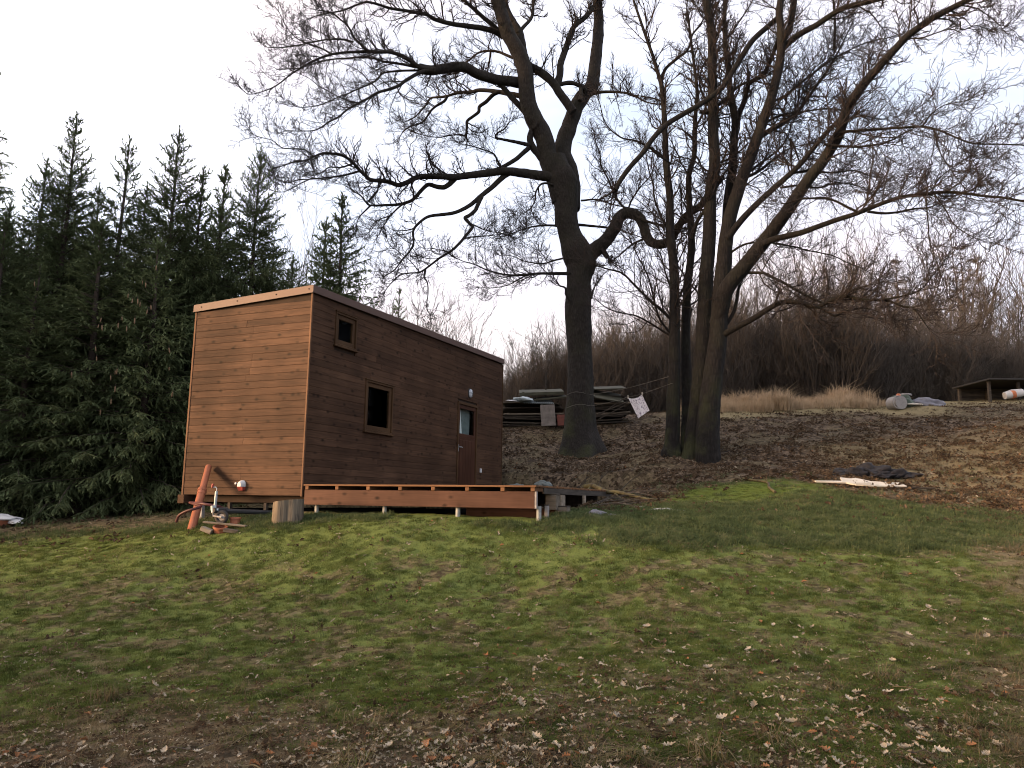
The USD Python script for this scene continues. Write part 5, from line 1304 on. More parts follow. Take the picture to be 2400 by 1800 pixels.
def spruce_meshes(H, R, seed, dens=1.0, thin_top=0.0):
    """Trunk, bare branches and needle shoots of a spruce of height H and crown radius R standing at the origin."""
    rng = np.random.default_rng(seed)
    wob = np.cumsum(rng.normal(0, 0.012, (14, 2)), 0)
    ts = np.linspace(0, 1, 14)
    axis = lambda z: np.stack([np.interp(z / H, ts, wob[:, 0]), np.interp(z / H, ts, wob[:, 1]), z], -1)
    zz = np.linspace(-0.3, H, 26)
    trunk = tube(axis(zz), np.interp(zz, [-0.3, 0.2, H], [0.012 * H + 0.06, 0.012 * H + 0.02, 0.008]), 9)
    z0, az, L = [], [], []
    z = 0.25
    while z < H - 0.25:
        t = z / H
        nb = int((8 if t < 0.8 else 6) * dens + 0.5)
        prof = (1 - t) ** 0.66 * min(1.0, 0.80 + t * 2)
        a0 = rng.random() * 6.28
        for k in range(nb):
            z0.append(z + rng.normal(0, 0.06)); az.append(a0 + 6.283 * k / nb + rng.normal(0, 0.25)); L.append(max(0.16, R * prof * rng.uniform(0.62, 1.12)))
        z += rng.uniform(0.17, 0.27) * (1.0 + 0.5 * (t > 0.8) + thin_top * (t > 0.55)) / max(dens, 0.6)
    z0, az, L = np.array(z0), np.array(az), np.array(L)
    t = z0 / H
    el = np.interp(t, [0, 0.4, 0.75, 1.0], [-0.10, 0.12, 0.55, 0.95]) + rng.normal(0, 0.08, len(t))
    droop = np.interp(t, [0, 0.5, 0.85, 1], [0.42, 0.36, 0.1, 0.0])
    s = np.linspace(0, 1, 9)
    rad_ = np.stack([np.cos(az), np.sin(az), 0 * az], 1)
    side = np.stack([-np.sin(az), np.cos(az), 0 * az], 1)
    upv = np.tan(el)[:, None] * s - droop[:, None] * s ** 2 + 0.22 * droop[:, None] * s ** 4 + 0.16 * np.interp(t, [0.4, 0.9], [0.5, 1.0])[:, None] * s ** 2
    P = axis(z0)[:, None] + (rad_[:, None] * s[None, :, None] + np.array([0, 0, 1.0]) * upv[:, :, None]) * (L[:, None, None] * np.cos(np.clip(el, -0.2, 1.2))[:, None, None])
    P = P + rng.normal(0, 0.02, P.shape) * s[None, :, None]
    wood_ = chains(P, np.maximum(0.010 * L, 0.005)[:, None] * np.linspace(1.2, 0.35, 9)[None], 3)
    # second order: shoots to both sides, hanging more the lower they are
    n2 = np.maximum(5, (L / 0.058).astype(int))
    idx = np.repeat(np.arange(len(L)), n2)
    u = np.concatenate([(np.arange(k) + rng.random(k)) / k for k in n2]) * 0.88 + 0.12
    sp = u * 8; i = np.minimum(sp.astype(int), 7); w = (sp - i)[:, None]
    S = P[idx, i] * (1 - w) + P[idx, i + 1] * w
    T = unit(P[idx, i + 1] - P[idx, i])
    sg_ = rng.choice([-1, 1], len(idx))[:, None]
    hang = np.interp(t[idx], [0, 0.55, 0.9], [1.4, 0.8, -0.25])[:, None] * rng.uniform(0.3, 1.5, (len(idx), 1))
    D = unit(T * rng.uniform(0.5, 1.1, (len(idx), 1)) + side[idx] * sg_ * rng.uniform(0.2, 1.1, (len(idx), 1)) + rng.normal(0, 0.22, (len(idx), 3)) - np.array([0, 0, 1.0]) * hang)
    L2 = np.clip((0.10 + 0.34 * (1 - u)) * np.clip(L[idx], 0.35, 1.5) * rng.uniform(0.5, 1.2, len(idx)), 0.09, 0.46)
    E2 = S + D * L2[:, None] - np.array([0, 0, 1.0]) * (0.12 * L2 * (t[idx] < 0.7))[:, None]
    sh = [(S, E2, np.full(len(S), 0.0135))]
    n3 = np.maximum(2, (L2 / 0.034).astype(int))
    j3 = np.repeat(np.arange(len(S)), n3)
    u3 = rng.uniform(0.15, 1.0, len(j3))[:, None]
    S3 = S[j3] * (1 - u3) + E2[j3] * u3
    D3 = unit(D[j3] + rng.normal(0, 0.95, (len(j3), 3)) - np.array([0, 0, 1.0]) * np.interp(t[idx][j3], [0, 0.6, 0.9], [0.7, 0.4, -0.3])[:, None])
    L3 = rng.uniform(0.05, 0.15, len(j3))
    sh.append((S3, S3 + D3 * L3[:, None], np.full(len(j3), 0.0125)))
    # along the branches themselves and up the leader
    a = P[:, 3:-1].reshape(-1, 3); b = P[:, 4:].reshape(-1, 3)
    sh.append((a, a + (b - a) * 1.25, np.full(len(a), 0.02)))
    zl = np.linspace(H * 0.82, H - 0.02, 40)
    A0 = axis(zl); q = rng.random(40) * 6.28
    sh.append((A0, A0 + np.stack([np.cos(q) * 0.07, np.sin(q) * 0.07, np.full(40, 0.12)], 1), np.full(40, 0.018)))
    sh.append((axis(np.array([H - 0.35])), axis(np.array([H + 0.12])), np.array([0.02])))
    vk, fk = kites(*[np.concatenate([x[k] for x in sh]) for k in range(3)])
    lone = np.zeros(len(fk), bool); lone[4 * len(S):4 * (len(S) + len(j3))] = True
    need = (vk, fk[~(lone & (np.arange(len(fk)) % 4 >= 2))])
    return trunk, wood_, need


SPRUCE = [(11.0, 2.35, 501, 1.15, 0.0), (10.0, 2.45, 502, 1.1, 0.0), (9.2, 2.05, 503, 1.0, 0.35), (6.6, 1.75, 504, 1.0, 0.0)]
spruce_src = {}
GRP_S = None


def spruce(kind, px, py, Y, lab, rz, wide=1.0):
    top_ = at(px, py, Y)
    gz = float(height(top_[0], top_[1])) - 0.05
    H, R = SPRUCE[kind][:2]
    sc = (top_[2] - gz) / H
    S_ = np.array([sc * wide, sc * wide, sc])
    loc = (top_[0], top_[1], gz)
    if kind not in spruce_src:
        t = thing("spruce_tree", lab, "tree", loc, rz, scale=S_)
        tr_, wd_, nd_ = spruce_meshes(*SPRUCE[kind])
        part(t, "trunk", tr_, M["spruce_bark"], True); part(t, "branches", wd_, M["spruce_bark"], kind="stuff"); part(t, "needles", nd_, M["needles"], kind="stuff")
        spruce_src[kind] = t
        return t
    return copy_of(spruce_src[kind], lab, loc, rz, S_)


spruce(0, 181, 268, 17.2, "tallest spruce, with the highest pointed top at the left of the frame", 0.3, 1.0)
spruce(2, 106, 372, 18.6, "spruce with a lower thin top just left of the tallest one", 1.7, 1.1)
spruce(2, 301, 318, 17.8, "spruce with a thin see-through top second from the tallest", 2.9)
spruce(1, 421, 300, 17.6, "broad dense spruce rising left of the house roof", 0.8, 0.95)
spruce(3, 478, 395, 18.2, "slender spruce crowding the right side of the broad dense one", 4.2, 0.9)
spruce(3, 529, 392, 19.6, "spruce top showing between the broad one and the dark one", 3.3, 0.9)
spruce(1, 608, 340, 18.8, "dark spruce directly behind the left end of the house roof", 2.4, 0.92)
spruce(3, 803, 456, 23.5, "lone spruce standing to the right behind the house roof", 1.1, 1.05)
spruce(3, 766, 512, 24.6, "smaller spruce half merged with the lone one behind the roof", 5.1, 0.9)
spruce(3, 15, 505, 16.4, "low spruce at the left edge of the frame", 2.2, 1.2)
spruce(0, -150, 330, 17.8, "spruce outside the left edge whose branches reach in", 5.0, 1.0)
spruce(3, 240, 520, 16.2, "bushy lower spruce in front of the thin-topped one", 0.5, 1.45)
spruce(3, 95, 620, 15.8, "low bushy spruce in front of the tallest one", 3.9, 1.5)
spruce(3, 372, 560, 16.4, "low bushy spruce beside the end wall of the house", 1.5, 1.4)
spruce(1, 690, 600, 23.0, "low dark spruce behind the high corner of the roof", 0.2, 1.3)
spruce(1, 640, 560, 21.0, "dark spruce filling the gap behind the roof corner", 3.0, 1.1)
spruce(3, 500, 600, 18.3, "low spruce just behind the left corner of the house", 2.0, 1.3)
spruce(3, 936, 672, 33.0, "tiny spruce top showing over the sloping roof line", 2.0, 0.7)
for k_, (x_, y_, h_) in enumerate([(-15.0, 13.4, 16.0), (-18.6, 12.6, 19.0), (-16.4, 16.6, 17.0), (-20.5, 16.0, 19.0), (-17.8, 20.0, 17.0), (-22.0, 20.5, 19.0), (-19.0, 24.0, 17.5), (-15.8, 15.0, 16.5), (-19.6, 18.4, 19.0), (-21.8, 28.5, 18.0), (-25.4, 33.5, 19.0), (-29.5, 39.0, 20.0), (-28.0, 11.6, 22.0), (-32.0, 11.2, 24.0), (-27.0, 15.4, 21.0), (-33.5, 16.0, 24.0), (-38.0, 13.0, 24.0), (-14.5, 5.0, 7.5), (-15.5, 2.0, 8.0), (-14.2, -0.6, 7.5), (-15.6, -3.4, 8.0), (-14.8, -6.0, 7.5)]):
    copy_of(spruce_src[0], ["spruce standing left outside the picture, " + w_ for w_ in ("nearest one", "tall one behind the nearest", "third one", "fourth one", "fifth one", "sixth one", "seventh one", "eighth one", "ninth one", "tenth one", "eleventh one", "farthest one", "first of the outer row", "second of the outer row", "third of the outer row", "fourth of the outer row", "last of the outer row", "first of the near hedge", "second of the near hedge", "third of the near hedge", "fourth of the near hedge", "last of the near hedge")][k_], (x_, y_, float(height(x_, y_)) - 0.05), k_ * 1.3, np.array([1.0, 1.0, 1.0]) * h_ / 11.0)
spruce(0, 240, 430, 20.5, "spruce in the second row behind the thin-topped one", 4.4, 1.1)
spruce(1, 150, 440, 21.0, "spruce filling the second row behind the tallest one", 2.2, 1.15)
spruce(1, 345, 430, 21.2, "spruce filling the second row left of the broad dense one", 0.9, 1.1)
spruce(1, 60, 540, 21.0, "low spruce filling the second row near the left edge", 5.2, 1.3)
spruce(1, 440, 470, 20.8, "spruce filling the second row behind the left roof corner", 3.9, 1.1)
spruce(0, 20, 470, 20.5, "spruce in the second row at the left edge", 1.4, 1.1)
spruce(1, 520, 480, 21.5, "spruce in the second row behind the broad dense one", 4.4, 1.0)
# hanging cones
CON = [(269, 905), (262, 935), (233, 760), (276, 757), (316, 745), (328, 708), (345, 725), (351, 715), (305, 688), (310, 700), (240, 762), (296, 765), (222, 812), (392, 815), (367, 622), (343, 662), (333, 658), (226, 835), (268, 868), (278, 865), (240, 960), (404, 920), (404, 918), (325, 700), (260, 880), (397, 860), (167, 872), (80, 660), (240, 745), (283, 742)]
rng = np.random.default_rng(91)
cone_src = None
for k, (px, py) in enumerate(CON):
    Y = 15.1 + rng.uniform(-0.25, 0.2)
    p = at(px + rng.normal(0, 2), py, Y)
    lab = "long tan cones hanging from the spruces left of the house"
    if cone_src is None:
        cone_src = thing("spruce_cone", "long tan cone hanging in the dark spruces left of the house", "cone", p, 0.0, "cones hanging in the spruces")
        pr = np.array([(0.002, 0), (0.010, -0.010), (0.014, -0.04), (0.013, -0.085), (0.008, -0.115), (0.001, -0.125)])[::-1]
        part(cone_src, "scales", trimesh.creation.revolve(pr, sections=10), M["cone"])
        part(cone_src, "stalk", tube([(0, 0, 0), (0.004, 0.004, 0.05)], 0.005, 5), M["spruce_bark"])
        csrc_scale = 1.0
    else:
        s_ = rng.uniform(0.6, 1.0)
        copy_of(cone_src, "long tan cone hanging in the dark spruces left of the house", p, rng.uniform(0, 6), s_, R=Rotation.from_euler("xy", [rng.normal(0, 0.12), rng.normal(0, 0.12)]).as_matrix())

# ------------------------------------------------------------------ bare shrubs and far trees
def shrub_meshes(seed, H, spread, nst, k2=7, k3=5, upright=0.25):
    rng = np.random.default_rng(seed)
    a = rng.random(nst) * 6.28
    S = np.stack([np.cos(a) * rng.random(nst) * 0.35, np.sin(a) * rng.random(nst) * 0.35, np.full(nst, -0.15)], 1)
    D = np.stack([np.cos(a) * spread * rng.random(nst), np.sin(a) * spread * rng.random(nst), np.ones(nst)], 1)
    L = H * rng.uniform(0.6, 1.05, nst)
    P1 = grow(rng, S, D, L, 8, 0.07, 0.05)
    r = 0.0042 * L
    stems = chains(P1, r[:, None] * np.linspace(1, 0.25, 9)[None], 5)
    S2, D2, t2, i2 = sprout(rng, P1, k2, 0.06, 0.35, 1.05, upright)
    L2 = L[i2] * rng.uniform(0.16, 0.38, len(i2)) * (1.25 - t2 * 0.6)
    P2 = grow(rng, S2, D2, L2, 5, 0.10, 0.10)
    S3, D3, t3, i3 = sprout(rng, P2, k3, 0.1, 0.3, 0.85, upright)
    L3 = L2[i3] * rng.uniform(0.25, 0.6, len(i3))
    P3 = grow(rng, S3, D3, L3, 3, 0.12, 0.08)
    S4, D4, t4, i4 = sprout(rng, P3, 2, 0.2, 0.3, 0.9, upright)
    P4 = grow(rng, S4, D4, np.clip(L3[i4] * 0.5, 0.08, 0.5), 2, 0.1, 0.05)
    tw_ = join([chains(P2, np.full(len(P2), 0.0085)[:, None] * np.linspace(1, 0.5, 6)[None], 3), chains(P3, np.full(len(P3), 0.006)[:, None] * np.linspace(1, 0.6, 4)[None], 3), chains(P4, np.full(len(P4), 0.0048)[:, None] * np.ones((1, 3)), 3)])
    return stems, tw_


SHR = [(601, 4.6, 0.55, 14), (602, 5.4, 0.42, 11), (603, 4.0, 0.75, 18), (604, 7.0, 0.28, 8)]
shrub_src = {}


def shrub(kind, px, py, Y, lab, rz, wide=1.0, base=None):
    top_ = at(px, py, Y)
    gz = float(height(top_[0], top_[1])) - 0.1 if base is None else base
    H = SHR[kind][1]
    sc = (top_[2] - gz) / H
    S_ = np.array([sc * wide, sc * wide, sc]); loc = (top_[0], top_[1], gz)
    if kind not in shrub_src:
        t = thing("bare_shrub", lab, "shrub", loc, rz, scale=S_)
        st_, tw_ = shrub_meshes(*SHR[kind])
        part(t, "stems", st_, M["shrub_twig"], kind="stuff"); part(t, "twigs", tw_, M["shrub_twig"], kind="stuff")
        shrub_src[kind] = t
        return t
    return copy_of(shrub_src[kind], lab, loc, rz, S_)


shrub(0, 1245, 782, 36, "bare shrub rising between the house and the oak trunk", 0.4, 1.1)
shrub(2, 1212, 850, 35, "low bare shrub at the far corner of the house", 1.4, 0.9)
shrub(1, 1303, 758, 37, "bare shrub directly left behind the oak trunk", 2.4, 1.1)
shrub(0, 1420, 748, 38, "bare shrub directly right behind the oak trunk", 3.0, 1.1)
shrub(2, 1480, 755, 37, "wide bare shrub between the oak and the slim trees", 0.9, 1.2)
shrub(1, 1540, 740, 38, "bare shrub behind the leftmost slim tree", 1.9, 1.1)
shrub(0, 1720, 722, 38, "bare shrub directly right of the thick stems", 4.0, 1.1)
shrub(1, 1790, 690, 40, "tall bare shrub above the left end of the dry grass", 0.2, 1.2)
shrub(3, 1850, 640, 44, "slender bare shrub behind the low arching limb", 5.2, 1.2)
shrub(0, 1930, 655, 41, "bare shrub above the middle of the dry grass", 2.8, 1.2)
shrub(3, 2000, 610, 46, "slender bare shrub above the right end of the dry grass", 1.2, 1.3)
shrub(1, 2080, 700, 40, "bare shrub above the tarpaulin heap", 3.6, 1.2)
shrub(0, 2190, 735, 39, "bare shrub right of the tarpaulin heap", 0.7, 1.2)
shrub(3, 2290, 690, 43, "slender bare shrub left of the open shed", 2.2, 1.2)
shrub(1, 2370, 740, 41, "bare shrub behind the open shed", 4.6, 1.2)
shrub(2, 1640, 745, 38, "bare shrub seen between the thick stems", 2.6, 1.2)
# behind the house roof
shrub(1, 955, 690, 40, "bare shrub over the sloping roof, left one of the row", 0.3, 1.0)
shrub(0, 1000, 706, 41, "bare shrub over the middle of the sloping roof", 1.3, 1.0)
shrub(2, 1040, 738, 40, "bare shrub over the sloping roof, right one of the row", 2.3, 1.0)
shrub(0, 1125, 798, 42, "small bare shrub peeping over the low end of the roof", 3.3, 0.7)
shrub(1, 905, 665, 38, "bare shrub right beside the lone spruce behind the roof", 3.3, 0.9)
pale_lab = ["pale bare birch sapling between the dark spruce and the lone spruce", "second pale bare sapling close to the lone spruce", "pale bare sapling at the edge of the dark spruce"]
for k, (px, py, Y) in enumerate([(690, 560, 27), (732, 545, 29), (660, 520, 28)]):
    shrub(3, px, py, Y, pale_lab[k], k * 1.7, 0.8)

# far trees on the right: bare crowns and larches
FT = [(1790, 600, 60, 0.8), (1900, 570, 62, 1.0), (1985, 540, 60, 0.9), (2040, 620, 58, 1.0), (2330, 660, 60, 1.0), (2440, 560, 52, 1.0)]
ftlab = ["far bare tree above the arching limb, leftmost of the far trees", "far bare tree left of the far larches", "far bare tree close to the left larch", "far bare tree between the larches", "far bare tree right of the larches", "far bare tree whose twigs reach in at the right edge"]
for k, (px, py, Y, wd) in enumerate(FT):
    shrub(3, px, py, Y, ftlab[k], k * 1.1 + 0.4, wd * 1.1)


for k, (px, py, Y, wd) in enumerate([(1860, 618, 57, 1.3), (1950, 585, 60, 1.4), (2060, 575, 61, 1.4), (2130, 600, 58, 1.3), (2210, 590, 62, 1.4), (2275, 615, 58, 1.4), (2345, 625, 60, 1.5), (2400, 650, 57, 1.4), (2015, 640, 54, 1.3), (2150, 660, 53, 1.4), (2240, 670, 52, 1.4), (2320, 690, 51, 1.4), (1760, 668, 56, 1.2), (2455, 620, 58, 1.5)]):
    top_ = at(px, py, Y); gz = float(height(top_[0], top_[1])) - 0.1
    sc = (top_[2] - gz) / SHR[(1, 3)[k % 2]][1]
    copy_of(shrub_src[(1, 3)[k % 2]], "thin grey bare tree in the far woodland at the right", (top_[0], top_[1], gz), k * 1.9, np.array([sc * wd, sc * wd, sc]), group="thin bare trees of the far woodland", cat="tree")


def larch_meshes(H, R, seed):
    rng = np.random.default_rng(seed)
    zz = np.linspace(-0.3, H, 20)
    trunk = tube(np.stack([0.02 * np.sin(zz), 0 * zz, zz], 1), np.interp(zz, [-0.3, H], [0.16, 0.012]), 8)
    n = 80
    z0 = rng.uniform(0.30, 0.98, n) * H; az = rng.random(n) * 6.28
    L = R * (1 - z0 / H) ** 0.7 * rng.uniform(0.5, 1.1, n) + 0.25
    D = np.stack([np.cos(az), np.sin(az), np.full(n, 0.12)], 1)
    P1 = grow(rng, np.stack([0 * z0, 0 * z0, z0], 1), D, L, 5, 0.08, 0.06)
    S2, D2, t2, i2 = sprout(rng, P1, 10, 0.1, 0.5, 1.2, -0.15)
    L2 = np.clip(L[i2] * 0.3, 0.15, 0.6) * rng.uniform(0.5, 1.2, len(i2))
    P2 = grow(rng, S2, D2, L2, 3, 0.12, -0.02)
    S3, D3, t3, i3 = sprout(rng, P2, 5, 0.1, 0.5, 1.2, 0.0)
    P3 = grow(rng, S3, D3, np.clip(L2[i3] * 0.5, 0.1, 0.3), 2, 0.1, 0.0)
    return trunk, join([chains(P1, np.full(n, 0.022)[:, None] * np.linspace(1, 0.4, 6)[None], 4), chains(P2, np.full(len(P2), 0.010)[:, None] * np.ones((1, 4)), 3), chains(P3, np.full(len(P3), 0.009)[:, None] * np.ones((1, 3)), 3)])


lsrc = None
for k, (px, py, Y, lab) in enumerate([(2098, 596, 56, "dark larch with a dense round top, left one of the far group"), (2248, 560, 54, "tallest larch of the far group, over the right of the heap"), (2288, 590, 57, "larch just right of the tallest one in the far group"), (2170, 640, 60, "lower larch between the round-topped and the tallest one")]):
    top_ = at(px, py, Y); gz = float(height(top_[0], top_[1])) - 0.1
    sc = (top_[2] - gz) / 14.0
    if lsrc is None:
        lsrc = thing("larch_tree", lab, "tree", (top_[0], top_[1], gz), 0.0, scale=sc)
        tr_, tw_ = larch_meshes(14.0, 2.4, 71)
        part(lsrc, "trunk", tr_, M["spruce_bark"], True); part(lsrc, "twigs", tw_, M["shrub_twig"], kind="stuff")
    else:
        copy_of(lsrc, lab, (top_[0], top_[1], gz), k * 2.1, sc)


def scatter(name, lab, protos, pos, rot, scl, idx, catg=None):
    """One PointInstancer of things nobody could count. protos: (name, mesh, material)."""
    pi = UsdGeom.PointInstancer.Define(stage, numbered("/World", name))
    tag(pi, lab, catg, kind="stuff")
    paths = []
    for nm, mesh_, mt_ in protos:
        m_ = usdkit.mesh(stage, f"{pi.GetPath()}/{nm}", mesh_, mt_)
        paths.append(m_.GetPath())
    pi.CreatePrototypesRel().SetTargets(paths)
    pi.CreateProtoIndicesAttr(Vt.IntArray.FromNumpy(np.asarray(idx, np.int32)))
    pi.CreatePositionsAttr(Vt.Vec3fArray.FromNumpy(np.asarray(pos, np.float32)))
    q = Rotation.from_matrix(rot).as_quat()
    pi.CreateOrientationsAttr(Vt.QuathArray([Gf.Quath(float(a[3]), float(a[0]), float(a[1]), float(a[2])) for a in q]))
    s_ = np.asarray(scl, np.float32)
    pi.CreateScalesAttr(Vt.Vec3fArray.FromNumpy(np.repeat(s_[:, None], 3, 1) if s_.ndim == 1 else s_))
    return pi


def yaw_mats(a):
    c, s = np.cos(a), np.sin(a); z, o = 0 * a, 0 * a + 1
    return np.stack([np.stack([c, -s, z], -1), np.stack([s, c, z], -1), np.stack([z, z, o], -1)], -2)


# the thicket behind: a wall of brush that reads as one mass
rng = np.random.default_rng(55)
pr = []
for k in range(3):
    st_, tw_ = shrub_meshes(700 + k, 4.4 + 0.5 * k, 0.75, 15, 9, 5, 0.12)
    pr.append((f"brush_{'abc'[k]}", join([st_, tw_]), M["shrub_twig"]))
n = 560
ty = rng.uniform(33.5, 62, n); tx = rng.uniform(-0.02, 0.75, n) * ty
pos = np.stack([tx, ty, height(tx, ty) - 0.1], 1)
lim = np.interp(tx / ty, [-0.02, 0.03, 0.08, 0.15, 0.3, 0.42, 0.55, 0.75], [0.6, 0.85, 0.95, 1.0, 1.2, 1.12, 0.85, 0.8])
scatter("thicket", "dense brown brush on the terrace behind the trees", pr, pos, yaw_mats(rng.random(n) * 6.28), rng.uniform(0.8, 1.15, n) * lim, rng.integers(0, 3, n), "brush")

# ------------------------------------------------------------------ grass, leaves and litter
def blade_patch(seed, n, R, h0, h1, w, lean, curl=0.5):
    rng = np.random.default_rng(seed)
    r = R * np.sqrt(rng.random(n)); a = rng.random(n) * 6.28
    B = np.stack([r * np.cos(a), r * np.sin(a), np.full(n, -0.008)], 1)
    h = rng.uniform(h0, h1, n); d = rng.random(n) * 6.28
    D = np.stack([np.cos(d), np.sin(d), 0 * d], 1); W = np.stack([-np.sin(d), np.cos(d), 0 * d], 1)
    ln = (lean * rng.random(n) * h)[:, None]
    m_ = B + D * ln * 0.35 + np.array([0, 0, 1.0]) * (h * 0.62)[:, None]
    t_ = B + D * ln * (1 + curl) + np.array([0, 0, 1.0]) * (h * (1 - 0.25 * lean))[:, None]
    ww = (w * rng.uniform(0.7, 1.2, n))[:, None]
    V = np.stack([B - W * ww, B + W * ww, m_ + W * ww * 0.75, m_ - W * ww * 0.75, t_], 1).reshape(-1, 3)
    f = np.array([(0, 1, 2), (0, 2, 3), (3, 2, 4)])
    return V, ((np.arange(n) * 5)[:, None, None] + f[None]).reshape(-1, 3)


def leaf_shape(seed, lobes=4):
    """A dry lobed oak leaf, curled, about 1 unit long."""
    rng = np.random.default_rng(seed)
    t = np.linspace(0, 1, 4 * lobes + 1)
    w = 0.25 * np.sin(np.pi * t ** 0.8) ** 0.7 * (1 + 0.32 * np.cos(t * lobes * 2 * np.pi)) + 0.012
    left = np.stack([t - 0.5, w * rng.uniform(0.85, 1.1, len(t))], 1); right = np.stack([t - 0.5, -w * rng.uniform(0.85, 1.1, len(t))], 1)
    c = np.stack([t - 0.5, 0 * t], 1)
    P2 = np.vstack([left, c, right]); n = len(t)
    k1, k2, k3 = rng.uniform(-0.6, 1.6), rng.uniform(0.3, 1.5), rng.normal(0, 0.8)
    z = k2 * np.abs(P2[:, 1]) * 0.7 + k1 * P2[:, 0] ** 2 * 0.8 + k3 * P2[:, 0] * P2[:, 1] + 0.03 * rng.normal(size=len(P2))
    V = np.column_stack([P2, z - z.min()])
    k = np.arange(n - 1)
    Fc = np.vstack([np.stack([k, k + n, k + n + 1], 1), np.stack([k, k + n + 1, k + 1], 1), np.stack([k + n, k + 2 * n, k + 2 * n + 1], 1), np.stack([k + n, k + 2 * n + 1, k + n + 1], 1)])
    return V, Fc


def leaf_heap(seed, n, R, size, flat=0.35):
    """A handful of leaves lying about."""
    rng = np.random.default_rng(seed); ps = []
    for k in range(n):
        v, f = leaf_shape(seed * 31 + k % 5)
        v = v * size * rng.uniform(0.6, 1.15)
        m_ = Rotation.from_euler("zyx", [rng.random() * 6.28, rng.normal(0, flat), rng.normal(0, flat)]).as_matrix()
        r, a = R * math.sqrt(rng.random()), rng.random() * 6.28
        ps.append((v @ m_.T + [r * math.cos(a), r * math.sin(a), rng.uniform(0.0, 0.02)], f))
    return join(ps)


def tone(name, ramp, trans=0.25, scale=4.5, per=0.62):
    """Blades and leaves: tone drifts over the ground and differs from blade to blade."""
    return usdkit.material(stage, _L + name, {
        "geo": ("geometry", {}), "n": ("noise_texture", {"scale": scale, "detail": 4.0, "roughness": 0.6}), "r": ("rgb_ramp", {"ramp": ramp}),
        "mr": ("map_range", {"to_min": 1 - per, "to_max": 1 + per}), "hs": ("hsv", {}),
        "p": ("principled_bsdf", {"roughness": 0.8, "specular_ior_level": 0.05}), "t": ("translucent_bsdf", {}), "mc": ("mix_closure", {"fac": trans})},
        [("geo.position", "n.vector"), ("n.fac", "r.fac"), ("geo.random_per_island", "mr.value"), ("mr.result", "hs.value"), ("r.color", "hs.color"),
         ("hs.color", "p.base_color"), ("hs.color", "t.color"), ("p.BSDF", "mc.closure1"), ("t.BSDF", "mc.closure2")], surface="mc.closure")


M["blade"] = tone("grass_blades", [(0.32, (0.054, 0.088, 0.020)), (0.50, (0.126, 0.178, 0.042)), (0.68, (0.23, 0.285, 0.085))])
M["blade_cool"] = tone("cool_grass_blades", [(0.30, (0.078, 0.122, 0.050)), (0.50, (0.148, 0.205, 0.088)), (0.72, (0.25, 0.30, 0.145))])
M["blade_dry"] = tone("dry_grass_blades", [(0.30, (0.125, 0.105, 0.056)), (0.50, (0.25, 0.213, 0.122)), (0.72, (0.38, 0.335, 0.215))])
M["reed"] = tone("pale_reed_blades", [(0.30, (0.34, 0.265, 0.17)), (0.50, (0.50, 0.40, 0.275)), (0.72, (0.64, 0.53, 0.385))], 0.4, per=0.3)
M["leaf_pale"] = tone("pale_dry_leaf", [(0.35, (0.22, 0.19, 0.14)), (0.55, (0.37, 0.335, 0.265)), (0.7, (0.51, 0.475, 0.40))], 0.15, 9.0, 0.3)
M["leaf_brown"] = tone("brown_dry_leaf", [(0.32, (0.036, 0.025, 0.016)), (0.52, (0.105, 0.076, 0.05)), (0.70, (0.23, 0.178, 0.125))], 0.15, 3.0, 0.45)
M["leaf_orange"] = tone("orange_dry_leaf", [(0.35, (0.16, 0.075, 0.036)), (0.65, (0.30, 0.165, 0.09))], 0.15, 9.0, 0.25)


def tilt_mats(X, Y, a):
    """Rotations that spin by a and lie on the slope."""
    e = 0.08
    gx = (height(X + e, Y) - height(X - e, Y)) / (2 * e); gy = (height(X, Y + e) - height(X, Y - e)) / (2 * e)
    N = unit(np.stack([-gx, -gy, 0 * gx + 1], -1))
    T = np.stack([np.cos(a), np.sin(a), 0 * a], -1); T = unit(T - N * (T * N).sum(-1, keepdims=True))
    return np.stack([T, np.cross(N, T), N], -1)


def spread(rng, n, y0, y1, margin=0.06, power=1.0):
    """Points on the ground in view, denser where they are nearer."""
    Y = np.exp(rng.uniform(math.log(y0), math.log(y1), n)) if power == 1 else rng.uniform(y0 ** power, y1 ** power, n) ** (1 / power)
    X = Y * rng.uniform(-0.667 - margin, 0.667 + margin, n)
    u, v = house_uv(X, Y)
    keep = ~((u > -0.06) & (u < 6.8) & (v > -2.6) & (v < 3.95))
    return X[keep], Y[keep]


rng = np.random.default_rng(42)
# lawn
X, Y = spread(rng, 60000, 4.0, 17.0, power=1)
lw_, li_, mo_, st_ = cover(X, Y)
p3 = np.stack([X, Y, 0 * X], -1)
tuft = smooth_step((fbm(p3 * 3.1 + 5, 3, 61) - 0.30) / 0.25)
prob = np.maximum(lw_ * (0.35 + 0.65 * tuft), mo_ * 0.8) + 0.04
k = rng.random(len(X)) < prob
X, Y, lw_, mo_, st_ = X[k], Y[k], lw_[k], mo_[k], st_[k]
cool = smooth_step((Y - 10.3 + 0.2 * X + 0.6 * (fbm(np.stack([X, Y, 0 * X], -1) * 0.8, 3, 3) - 0.5) * 3) / 0.8) * (1 - mo_)
dry = rng.random(len(X)) < (0.05 + 0.6 * st_)
idx = np.where(dry, 6 + rng.integers(0, 2, len(X)), np.where((Y < 9.5) & (rng.random(len(X)) < 0.045), 8 + rng.integers(0, 3, len(X)), np.where(rng.random(len(X)) < cool, 4 + rng.integers(0, 2, len(X)), rng.integers(0, 4, len(X)))))
scl = np.clip(rng.uniform(0.65, 1.2, len(X)) * (0.65 + 0.55 * cool) * (1 - 0.35 * mo_) * np.interp(Y, [4, 10], [0.85, 1.1]), 0.3, 1.6)
